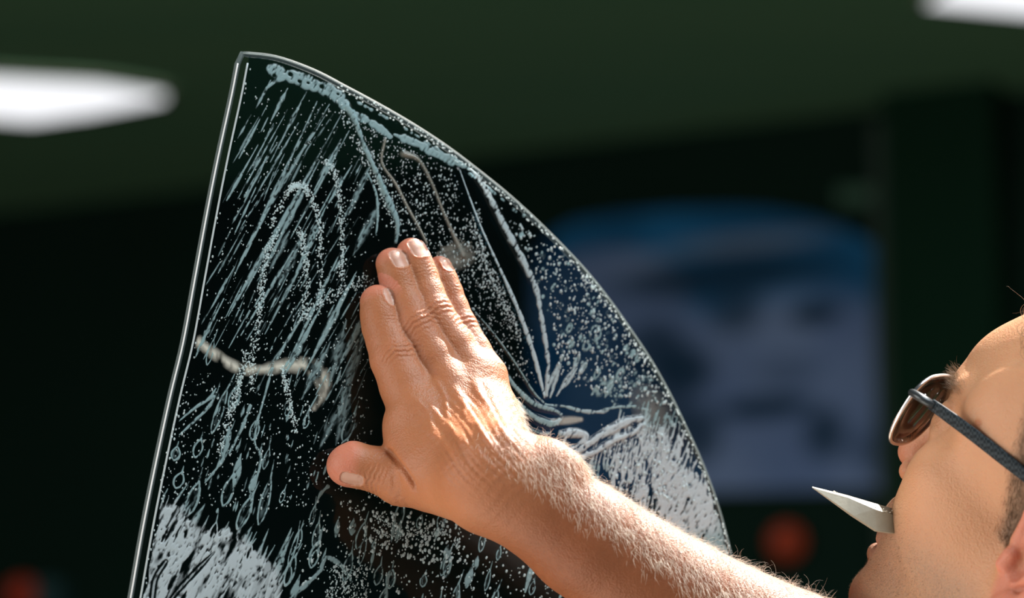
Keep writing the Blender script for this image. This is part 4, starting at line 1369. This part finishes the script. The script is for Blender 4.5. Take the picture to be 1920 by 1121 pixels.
stroke(RID, [(722, 262, 3), (716, 305, 3), (742, 345, 4), (765, 390, 4), (800, 455, 3)], 12, .8)
for k in range(26):
    a_ = rs.uniform(-.5, .7); L = rs.uniform(15, 42); x, y = 838 + rs.uniform(-18, 30), 470 + rs.uniform(-6, 30)
    stroke(WAR, [(x, y, 2), (x + L * .8, y - L * .35 + a_ * 8, 1)], 4, .30, .9)
ellipse(WAR, 858, 486, 30, 16, -.3, .35, 1.6); ellipse(DEN, 858, 472, 18, 8, -.6, .35, 1.8)
# loops near the wrist
for pts, am in (([(886, 580, 1.2), (925, 625, 1.5), (965, 680, 1.5), (1000, 735, 2), (1022, 758, 2)], .75), ([(892, 598, 1), (930, 680, 2), (960, 738, 2.5), (1000, 778, 3), (1045, 796, 3)], .8),
                ([(912, 655, 3), (938, 690, 6), (965, 725, 5), (1000, 757, 6), (1040, 770, 4), (1052, 782, 4), (1030, 796, 6), (990, 775, 5), (955, 740, 4), (932, 700, 3)], .85),
                ([(905, 700, 1), (925, 740, 2), (965, 785, 2), (1010, 812, 2), (1035, 812, 1)], .7)):
    stroke(DEN, pts, 12, am, .5, .12); stroke(RID, [(x, y, w * 1.6) for x, y, w in pts], 8, .8)
stroke(WAR, [(1035, 792, 5), (1065, 788, 9), (1090, 786, 5)], 10, .5, .5)
stroke(DEN, [(1022, 758, 2), (1060, 762, 3), (1090, 770, 4), (1125, 772, 5), (1150, 764, 4), (1185, 762, 3), (1214, 768, 3)], 12, .85, .5, .25)
stroke(DEN, [(1213, 770, 3), (1212, 800, 3), (1216, 840, 5)], 10, .8, .4, .3)
# bright doubled folds
for pts in ([(1052, 814, 6), (1075, 812, 9), (1098, 818, 7), (1082, 838, 6), (1058, 846, 5)], [(1062, 858, 5), (1095, 838, 7), (1130, 815, 8), (1170, 793, 9), (1203, 784, 6)], [(1075, 860, 4), (1110, 850, 6), (1150, 826, 6), (1185, 812, 6), (1206, 796, 4)],
            [(1060, 820, 3), (1048, 852, 2)], [(1100, 850, 6), (1092, 862, 4)]):
    stroke(DEN, pts, 12, 1.0, .35, .15); stroke(RID, pts, 8, 1)
for a, b in (((1100, 842), (1160, 806)), ((1068, 848), (1092, 832)), ((1165, 808), (1195, 795))): stroke(DEN, [(*a, 1.5), (*b, 1.2)], 6, .8, .4, 0, 'cut')
# fan of spikes at the fold's foot
for (x, y, L, a_, w) in ((1020, 742, 75, -1.12, 5), (1032, 745, 62, -1.25, 6), (1044, 742, 70, -1.0, 5), (1022, 735, 60, -1.45, 4), (1040, 700, 40, -1.1, 4), (1085, 705, 34, -1.05, 7), (1060, 725, 42, -1.0, 5), (1110, 740, 26, -.9, 6), (1135, 745, 45, -1.2, 8), (1075, 690, 30, -1.1, 5)):
    stroke(DEN, [(x, y, 1.5), (x + math.cos(a_) * L * .5, y + math.sin(a_) * L * .5, w), (x + math.cos(a_) * L, y + math.sin(a_) * L, 1)], 8, .85, .6, .15)
# 6. drops and rings of the right field
P_R = [(1000, 420), (1095, 515), (1180, 640), (1262, 770), (1215, 765), (1045, 700), (1030, 620), (985, 480)]
for x, y in scatter(P_R, 90):
    ellipse(DEN, x, y, rs.uniform(3, 7), rs.uniform(1.8, 4), -1.15 + rs.normal(0, .25), rs.uniform(.35, .9), .6, hollow=.35 if rs.random() < .3 else 0)
ellipse(DEN, 1117, 625, 17, 12, -1.4, .8, .3, hollow=.68); ellipse(DEN, 1119, 634, 5, 6, 0, .6)
for x, y, a, b in ((1100, 648, 12, 8), (1068, 615, 12, 6), (1070, 645, 11, 8), (985, 400, 8, 5), (978, 440, 7, 5), (1163, 702, 16, 8), (1120, 700, 14, 6), (1128, 728, 18, 10), (1175, 652, 9, 6), (1187, 662, 9, 6), (1196, 672, 9, 6)):
    ellipse(DEN, x, y, a, b, -1.15, .75, .5, hollow=.4 if a > 11 else 0)
for x, y in scatter([(1090, 700), (1215, 700), (1235, 760), (1150, 760)], 60): ellipse(DEN, x, y, rs.uniform(2, 6), rs.uniform(2, 4), -1, rs.uniform(.3, .8), .8)
ellipse(WAR, 1222, 770, 48, 26, 1.1, .28, 2.0)
# 7. bright reflection above the forearm, painted as dense upright streaks
P_W = [(1145, 800), (1225, 785), (1262, 815), (1300, 880), (1348, 985), (1385, 1180), (1250, 1130), (1180, 930), (1095, 880)]
for x, y in scatter(P_W, 330):
    L = rs.uniform(20, 75) * (1 + (x - 1150) / 400); w = rs.uniform(2, 6.5) * (0.55 + max(0, x - 1130) / 260) * (0.6 + max(0, y - 800) / 240); a_ = -1.32 + rs.normal(0, .08)
    stroke(DEN, [(x, y + L * .3, w * .6), (x, y, w), (x + math.cos(a_) * L * .7, y + math.sin(a_) * L * .7, .8)], 6, rs.uniform(.75, 1), .55, .2)
for x, y in scatter([(1225, 870), (1280, 880), (1345, 985), (1335, 1000), (1240, 950)], 34):
    stroke(DEN, [(x, y + 12, 9), (x + 3, y, 11), (x + 8, y - 26, 2)], 6, 1, .5, .15)
# 8. bright reflection at the lower left, painted as white suds with slanting holes
P_L = [(292, 950), (330, 928), (345, 958), (372, 985), (440, 990), (480, 1030), (520, 1060), (560, 1240), (470, 1380), (215, 1390), (236, 1190), (268, 1040)]
yy_, xx_ = np.mgrid[0:NY, 0:NX]
n1 = vnoise(46, 15, math.radians(-63), 5, 3); n2 = vnoise(90, 40, math.radians(-63), 9, 2)
msk = np.zeros((NY, NX), np.float32)
for a_, b_ in zip(P_L, P_L[1:] + P_L[:1]): pass
pl = np.array(P_L, float); gx = (xx_ + X0).astype(np.float32); gy = (yy_ + Y0).astype(np.float32); ins_ = np.zeros((NY, NX), bool)
for (x1, y1), (x2, y2) in zip(pl, np.roll(pl, -1, 0)):
    c_ = (y1 > gy) != (y2 > gy)
    with np.errstate(divide='ignore', invalid='ignore'): ins_ ^= c_ & (gx < (x2 - x1) * (gy - y1) / (y2 - y1 + 1e-9) + x1)
msk = ins_.astype(np.float32)
k_ = 15; cs = np.cumsum(np.cumsum(np.pad(msk, ((k_, k_), (k_, k_)), mode='edge'), 0), 1)
msk = (cs[2 * k_:, 2 * k_:] - cs[:-2 * k_, 2 * k_:] - cs[2 * k_:, :-2 * k_] + cs[:-2 * k_, :-2 * k_]) / (4 * k_ * k_)
f_ = np.clip((msk * 1.0 + (n1 - .5) * 1.3 - .62) * 2.6, 0, 1) * np.clip(.8 + (n2 - .4) * 1.6, .5, 1)
DEN = np.maximum(DEN, f_.astype(np.float32))
for x, y in scatter(P_L, 150):
    L = rs.uniform(25, 95); w = rs.uniform(2.5, 9); a_ = -1.10 + rs.normal(0, .10)
    stroke(DEN, [(x, y + L * .2, w * .5), (x, y, w), (x + math.cos(a_) * L * .8, y + math.sin(a_) * L * .8, .8)], 6, rs.uniform(.6, 1), .8, .2)
for x, y in scatter([(p_[0], p_[1] + 12) for p_ in P_L], 30):
    L = rs.uniform(16, 70); w = rs.uniform(1.5, 6)
    stroke(DEN, [(x, y, 1), (x + .46 * L * .5, y - .88 * L * .5, w), (x + .46 * L, y - .88 * L, 1)], 8, rs.uniform(.5, .95), .9, .25, 'cut')
for pts in ([(320, 1125, 5), (345, 1095, 7), (378, 1060, 6), (402, 1035, 2)], [(285, 1130, 7), (292, 1085, 8), (312, 1052, 5)]): stroke(DEN, pts, 10, .9, .5, .1, 'cut'); stroke(DEN, [(x, y, w * .35) for x, y, w in pts], 10, .5)
# 9. loops and tails of the middle left
for x, y, L, w in ((330, 850, 26, 8), (336, 900, 32, 9), (372, 840, 36, 8), (362, 935, 70, 10), (345, 1000, 60, 9), (412, 770, 90, 7), (440, 745, 46, 9), (478, 805, 40, 8), (446, 880, 60, 8), (428, 920, 60, 9), (475, 900, 46, 7), (460, 960, 70, 9),
                   (497, 940, 90, 8), (500, 860, 40, 5), (425, 830, 50, 6), (530, 930, 26, 4), (400, 1000, 46, 7), (465, 1040, 50, 7), (395, 660, 50, 5), (640, 760, 36, 7), (655, 800, 60, 9), (648, 850, 40, 6), (575, 790, 26, 5), (540, 770, 20, 4),
                   (522, 1060, 150, 11), (545, 1070, 60, 8), (590, 1040, 50, 8), (560, 1010, 40, 6)):
    teardrop(x, y, L, w, math.atan2(-.95, .30 + rs.normal(0, .06)), rs.uniform(.75, .95), rs.random() < .75)
for pts in ([(335, 790, 1), (365, 765, 3), (395, 745, 4), (405, 728, 2)], [(337, 815, 1), (370, 785, 4), (395, 758, 4), (405, 735, 2)], [(430, 850, 2), (455, 800, 4), (470, 760, 3)], [(385, 905, 2), (412, 870, 4), (425, 835, 5), (430, 800, 3)],
            [(470, 960, 3), (475, 920, 3), (490, 860, 3), (478, 820, 2), (500, 730, 2.5), (512, 690, 2)], [(545, 1121, 4), (575, 1095, 6), (600, 1070, 5), (612, 1045, 5), (640, 1060, 5), (660, 1090, 3)], [(588, 955, 1), (602, 925, 3), (615, 912, 5)],
            [(600, 560, 1.5), (560, 640, 2), (530, 700, 2)], [(640, 560, 2), (600, 640, 2), (585, 670, 1.5)]):
    stroke(DEN, pts, 12, .85, .5, .2)
# 10. lower middle: loops with holes, fallen drops
P_B = [(560, 960), (700, 945), (850, 975), (960, 1020), (1075, 1120), (1250, 1200), (1300, 1390), (480, 1390), (545, 1050)]
for x, y in scatter(P_B, 150): teardrop(x, y, rs.uniform(22, 62), rs.uniform(3, 8), math.atan2(-.96, .24 + rs.normal(0, .06)), rs.uniform(.7, .95), rs.random() < .6)
for x, y in scatter([(420, 690), (640, 700), (690, 820), (560, 960), (330, 960)], 60): teardrop(x, y, rs.uniform(8, 30), rs.uniform(1.2, 3.2), math.atan2(-.95, .28), rs.uniform(.35, .85), False)
for (x, y, L, a_, w) in ((1010, 1080, 60, -1.1, 6), (1030, 1100, 60, -1.0, 7), (1000, 1040, 40, -1.9, 8), (1050, 1120, 50, -1.0, 6), (985, 1110, 90, -1.3, 6)):
    stroke(DEN, [(x, y, 2), (x + math.cos(a_) * L * .5, y + math.sin(a_) * L * .5, w), (x + math.cos(a_) * L, y + math.sin(a_) * L, 1)], 8, .95, .5, .15)
# 11. warm reflection left of the thumb side, painted as a beige smear
n3 = vnoise(14, 30, 0.1, 31, 3)
SM = np.zeros_like(DEN)
stroke(SM, [(345, 618, 9), (372, 640, 12), (410, 668, 13), (450, 690, 14), (495, 692, 12), (540, 684, 14), (580, 688, 20), (602, 704, 20), (608, 735, 12), (590, 765, 5)], 12, 1.0, 1.0, .1)
WAR = np.maximum(WAR, SM * np.clip(0.36 + (n3 - .4) * 3.6, 0, 1))
# break up all the suds and painted reflections a little
n4 = vnoise(9, 3.2, UPR, 41, 2)
DEN = DEN * np.clip(0.66 + (n4 - .38) * 2.2, .12, 1)
DEN = np.clip(DEN, 0, 1)

# pane mask in grid coordinates, kept clear of the border strip
om = np.zeros((NY, NX), bool)
oo = outline
for (x1, y1), (x2, y2) in zip(oo, np.roll(oo, -1, 0)):
    if y1 == y2: continue
    c_ = (y1 > gy) != (y2 > gy)
    om ^= c_ & (gx < (x2 - x1) * (gy - y1) / (y2 - y1) + x1)


def erode(m, k):
    cs = np.cumsum(np.cumsum(np.pad(m.astype(np.float32), ((k + 1, k), (k + 1, k)), constant_values=0), 0), 1)
    w = 2 * k + 1
    return (cs[w:, w:] - cs[:-w, w:] - cs[w:, :-w] + cs[:-w, :-w]) > w * w - .5


in6 = erode(om, 5)
leftx = np.interp(gy[:, 0], [q[1] for q in lf[::-1]], [q[0] for q in lf[::-1]])
clear = gx > (leftx[:, None] + 24 + 3 * np.sin(gy / 37) * np.sin(gy / 11))
DEN *= in6 * clear; WAR *= in6 * clear; RID *= in6 * clear


def blur(A, k):
    cs = np.cumsum(np.cumsum(np.pad(A, ((k + 1, k), (k + 1, k)), mode='edge').astype(np.float64), 0), 1); w = 2 * k + 1
    return ((cs[w:, w:] - cs[:-w, w:] - cs[w:, :-w] + cs[:-w, :-w]) / (w * w)).astype(np.float32)


sw = blur(RID, 2) + 0.10 * vnoise(70, 28, UPR, 61, 3)
FH = -0.75 + 1.4 * np.clip(sw, 0, 1.2)          # height of the film above the contact plane


def relief(name, A, thr, h0, hs, mat, parent, extra=None, step=1):
    """raised sheet over the cells where the field A exceeds thr"""
    A_ = A[::step, ::step]; ny, nx = A_.shape
    on = A_ > thr
    cell = on[:-1, :-1] | on[1:, :-1] | on[:-1, 1:] | on[1:, 1:]
    I, J = np.nonzero(cell)
    q = np.stack([I * nx + J, (I + 1) * nx + J, (I + 1) * nx + J + 1, I * nx + J + 1], -1)
    used, inv = np.unique(q, return_inverse=True)
    py_ = Y0 + (used // nx) * step; px_ = X0 + (used % nx) * step
    val = A_.ravel()[used]
    V = Qv(np.stack([px_, py_], -1), 0) + PN * (h0 + hs * val + FH[::step, ::step].ravel()[used])[:, None]
    at = {'dens': val}
    if extra:
        for k, B_ in extra.items(): at[k] = B_[::step, ::step].ravel()[used]
    return mesh_np(name, V, inv.reshape(-1, 4), mat, parent, attrs=at)


def translucent(t, alpha, k):
    """light passes through the layer as well as scattering off it"""
    tr = t.n.new('ShaderNodeBsdfTranslucent')
    src = t.b.inputs['Base Color']
    if src.is_linked: t.link(src.links[0].from_socket, tr.inputs[0])
    else: tr.inputs[0].default_value = src.default_value
    m1 = t.n.new('ShaderNodeMixShader'); m1.inputs[0].default_value = k; t.link(t.b.outputs[0], m1.inputs[1]); t.link(tr.outputs[0], m1.inputs[2])
    tp = t.n.new('ShaderNodeBsdfTransparent'); m2 = t.n.new('ShaderNodeMixShader')
    if isinstance(alpha, float): m2.inputs[0].default_value = alpha
    else: t.link(alpha, m2.inputs[0])
    t.link(tp.outputs[0], m2.inputs[1]); t.link(m1.outputs[0], m2.inputs[2]); t.link(m2.outputs[0], t.out.inputs['Surface'])


def foam_and_reflections_mat():
    t = NT('suds_and_reflections')
    t.link(t.mix(t.attr('white'), (0.42, 0.62, 0.65), (0.80, 0.93, 0.98)), t.b.inputs['Base Color'])
    t.b.inputs['Roughness'].default_value = 0.35; t.b.inputs['Specular IOR Level'].default_value = 0.5
    mr = t.node('ShaderNodeMapRange', interpolation_type='SMOOTHSTEP'); mr.inputs[1].default_value = 0.06; mr.inputs[2].default_value = 0.72; mr.inputs[4].default_value = 0.94
    t.link(t.attr('dens'), mr.inputs[0])
    translucent(t, mr.outputs[0], 0.5)
    return t.m


Hh = blur(DEN, 2)
# whiter where bright reflections and lit folds are painted into the suds
WH = np.zeros_like(DEN)
WH += np.clip(blur(msk.astype(np.float32), 10) * 1.6 - .2, 0, 1)
for poly, k in (((1140, 800, 1350, 1000), 1.0), ((1045, 775, 1215, 868), 1.0), ((1015, 680, 1100, 750), .6)):
    m_ = ((gx > poly[0]) & (gx < poly[2]) & (gy > poly[1]) & (gy < poly[3])).astype(np.float32) * k
    WH = np.maximum(WH, blur(m_, 12))
FW = np.zeros_like(DEN)
for f3 in (fold1, fold2): stroke(FW, [(x, y, w + 3) for x, y, w in f3], 10, .75)
WH = np.maximum(WH, FW)
foam_and_reflections = relief('suds_and_reflections', DEN, 0.06, 0.12, 0.55, foam_and_reflections_mat(), pane, dict(white=WH))
tag(foam_and_reflections, kind='stuff')

t = NT('haze_and_reflection')
g_ = t.n.new('ShaderNodeTexCoord')
t.link(t.mix(t.noise(180, 3, .6, g_.outputs['Object']), (0.55, 0.55, 0.46), (0.80, 0.78, 0.68)), t.b.inputs['Base Color']); t.b.inputs['Roughness'].default_value = 0.3
mr = t.node('ShaderNodeMapRange'); mr.inputs[2].default_value = 1.0; mr.inputs[4].default_value = 0.85
t.link(t.attr('dens'), mr.inputs[0]); t.link(mr.outputs[0], t.b.inputs['Alpha'])
tag(relief('haze_and_reflection', WAR, 0.04, 0.05, 0.3, t.m, pane, None, 2), kind='stuff')

# film: thin glossy sheet with its creases and a slight swell everywhere
ff = in6 & (gx > (leftx[:, None] + 17))
filmA = np.where(ff, 1.0, 0.0).astype(np.float32)
A_ = filmA[::2, ::2]; ny, nx = A_.shape; on = A_ > .5
I, J = np.nonzero(on[:-1, :-1] & on[1:, :-1] & on[:-1, 1:] & on[1:, 1:])
q = np.stack([I * nx + J, (I + 1) * nx + J, (I + 1) * nx + J + 1, I * nx + J + 1], -1); used, inv = np.unique(q, return_inverse=True)
V = Qv(np.stack([X0 + (used % nx) * 2, Y0 + (used // nx) * 2], -1), 0) + PN * FH[::2, ::2].ravel()[used][:, None]
mesh_np('tint_film', V, inv.reshape(-1, 4), glass_mat('dark_film', (0.24, 0.42, 0.50), 1.28, 0.07), pane)

# ---- drops: domes of clear water on the film
dome = [(0, 0, 1.0)] + [(math.cos(a_) * .55, math.sin(a_) * .55, .8) for a_ in np.linspace(0, 2 * math.pi, 6, endpoint=False)] + [(math.cos(a_), math.sin(a_), 0) for a_ in np.linspace(0, 2 * math.pi, 6, endpoint=False)]
dome = np.array(dome); dF = [(0, 1 + i, 1 + (i + 1) % 6, 1 + (i + 1) % 6) for i in range(6)]
dT = [(0, 1 + i, 1 + (i + 1) % 6) for i in range(6)] + [(1 + i, 7 + i, 7 + (i + 1) % 6) for i in range(6)] + [(1 + i, 7 + (i + 1) % 6, 1 + (i + 1) % 6) for i in range(6)]
drops = []


def trail(pts, n, spread, r0, r1):
    p = spline(pts, 20)
    for _ in range(n):
        k = rs.integers(0, len(p)); x, y = p[k] + rs.normal(0, spread, 2); drops.append((x, y, rs.uniform(r0, r1), rs.uniform(1, 1.6), -1.1 + rs.normal(0, .3)))


for pts, n_, sp in (([(548, 352), (560, 345), (575, 355), (590, 385), (600, 425), (600, 480), (600, 560)], 330, 3.6), ([(608, 300), (625, 320), (635, 360), (640, 420), (642, 480), (640, 520)], 300, 3.4),
                    ([(505, 430), (540, 360), (560, 347)], 150, 3), ([(470, 720), (478, 640), (488, 560), (500, 480), (520, 432)], 380, 4.2), ([(560, 430), (572, 470), (575, 520), (572, 590)], 220, 4), ([(410, 850), (430, 780), (446, 730), (462, 660)], 260, 4),
                    ([(640, 200), (700, 320), (745, 430)], 260, 7), ([(530, 690), (540, 740), (556, 810)], 150, 3), ([(700, 960), (740, 990), (800, 1000), (840, 1000)], 130, 4), ([(700, 990), (720, 1003), (760, 1004)], 50, 2), ([(620, 930), (680, 900), (700, 930)], 40, 8),
                    ([(560, 600), (600, 570), (640, 545), (690, 520)], 200, 6), ([(890, 400), (905, 480), (940, 560), (985, 640)], 420, 7)):
    trail(pts, n_, sp, 0.7, 1.9)
for poly, n_, r0, r1 in (([(655, 215), (745, 262), (850, 320), (880, 400), (960, 560), (900, 560), (760, 440), (700, 320)], 900, .7, 2.0), ([(940, 390), (1095, 512), (1180, 620), (1260, 760), (1050, 720), (1030, 560)], 620, .9, 3.0),
                         ([(560, 940), (700, 930), (860, 975), (960, 1020), (1080, 1125), (1300, 1250), (1300, 1395), (500, 1395), (560, 1125)], 1700, .9, 3.0), ([(300, 700), (690, 700), (700, 820), (560, 960), (300, 940)], 620, .6, 2.0), ([(660, 950), (860, 980), (880, 1060), (700, 1040)], 230, 1.2, 3.4),
                         ([(480, 160), (650, 190), (720, 420), (700, 740), (380, 640)], 700, .6, 1.6), ([(870, 540), (960, 580), (1010, 720), (930, 700)], 260, .6, 1.6), ([(1120, 790), (1230, 790), (1330, 960), (1150, 920)], 260, 1, 3), ([(620, 1060), (690, 1060), (690, 1125), (610, 1125)], 260, .8, 2)):
    for x, y in scatter(poly, n_): drops.append((x, y, r0 + (r1 - r0) * rs.random() ** 2.2, rs.uniform(1, 1.9), -1.2 + rs.normal(0, .25)))
# bead row just inside the rim
for i in range(10, len(edge_pts) - 6):
    ex, ey = edge_pts[i]; tx, ty = edge_pts[i + 1] - edge_pts[i - 1]; l_ = math.hypot(tx, ty); nx_, ny_ = -ty / l_, tx / l_
    for _ in range(2):
        if rs.random() < .7: o_ = rs.choice([4.5, 4.5, 11]) + rs.normal(0, .8); drops.append((ex + nx_ * o_ + rs.normal(0, 2), ey + ny_ * o_ + rs.normal(0, 2), rs.uniform(.8, 1.9), 1.4, math.atan2(ty, tx)))
for y in np.arange(130, 1120, 9):
    if rs.random() < .35: drops.append((np.interp(y, [q_[1] for q_ in lf[::-1]], [q_[0] for q_ in lf[::-1]]) + 22 + rs.normal(0, 2), y, rs.uniform(.8, 2), 1.6, -1.4))
D = np.array(drops); ix = np.clip((D[:, 0] - X0).astype(int), 0, NX - 1); iy = np.clip((D[:, 1] - Y0).astype(int), 0, NY - 1)
D = D[(om & (gx > leftx[:, None] + 12))[iy, ix]]
print('drops', len(D))
e1 = np.cross([0, 0, 1.0], PN); e1 /= np.linalg.norm(e1); e2 = np.cross(PN, e1)       # in-plane axes: e1 right, e2 up
if e1[0] < 0: e1 = -e1
if e2[2] < 0: e2 = -e2
C_ = Qv(D[:, :2], 0); R_ = D[:, 2] * MM
ca, sa = np.cos(D[:, 4]), np.sin(D[:, 4])
ua = ca[:, None] * e1 - sa[:, None] * e2; va = sa[:, None] * e1 + ca[:, None] * e2
V = C_[:, None] + PN * 0.1 + (R_ * D[:, 3])[:, None, None] * dome[None, :, :1] * ua[:, None] + R_[:, None, None] * dome[None, :, 1:2] * va[:, None] + (R_ * .75)[:, None, None] * dome[None, :, 2:] * PN
F = (np.array(dT)[None] + (np.arange(len(D)) * 13)[:, None, None]).reshape(-1, 3)
t = NT('soapy_water')
t.b.inputs['Base Color'].default_value = (0.78, 0.92, 0.94, 1); t.b.inputs['Roughness'].default_value = 0.12; t.b.inputs['Specular IOR Level'].default_value = 1.0
translucent(t, 0.85, 0.5)
tag(mesh_np('water_droplets', V.reshape(-1, 3), F, t.m, pane), kind='stuff')
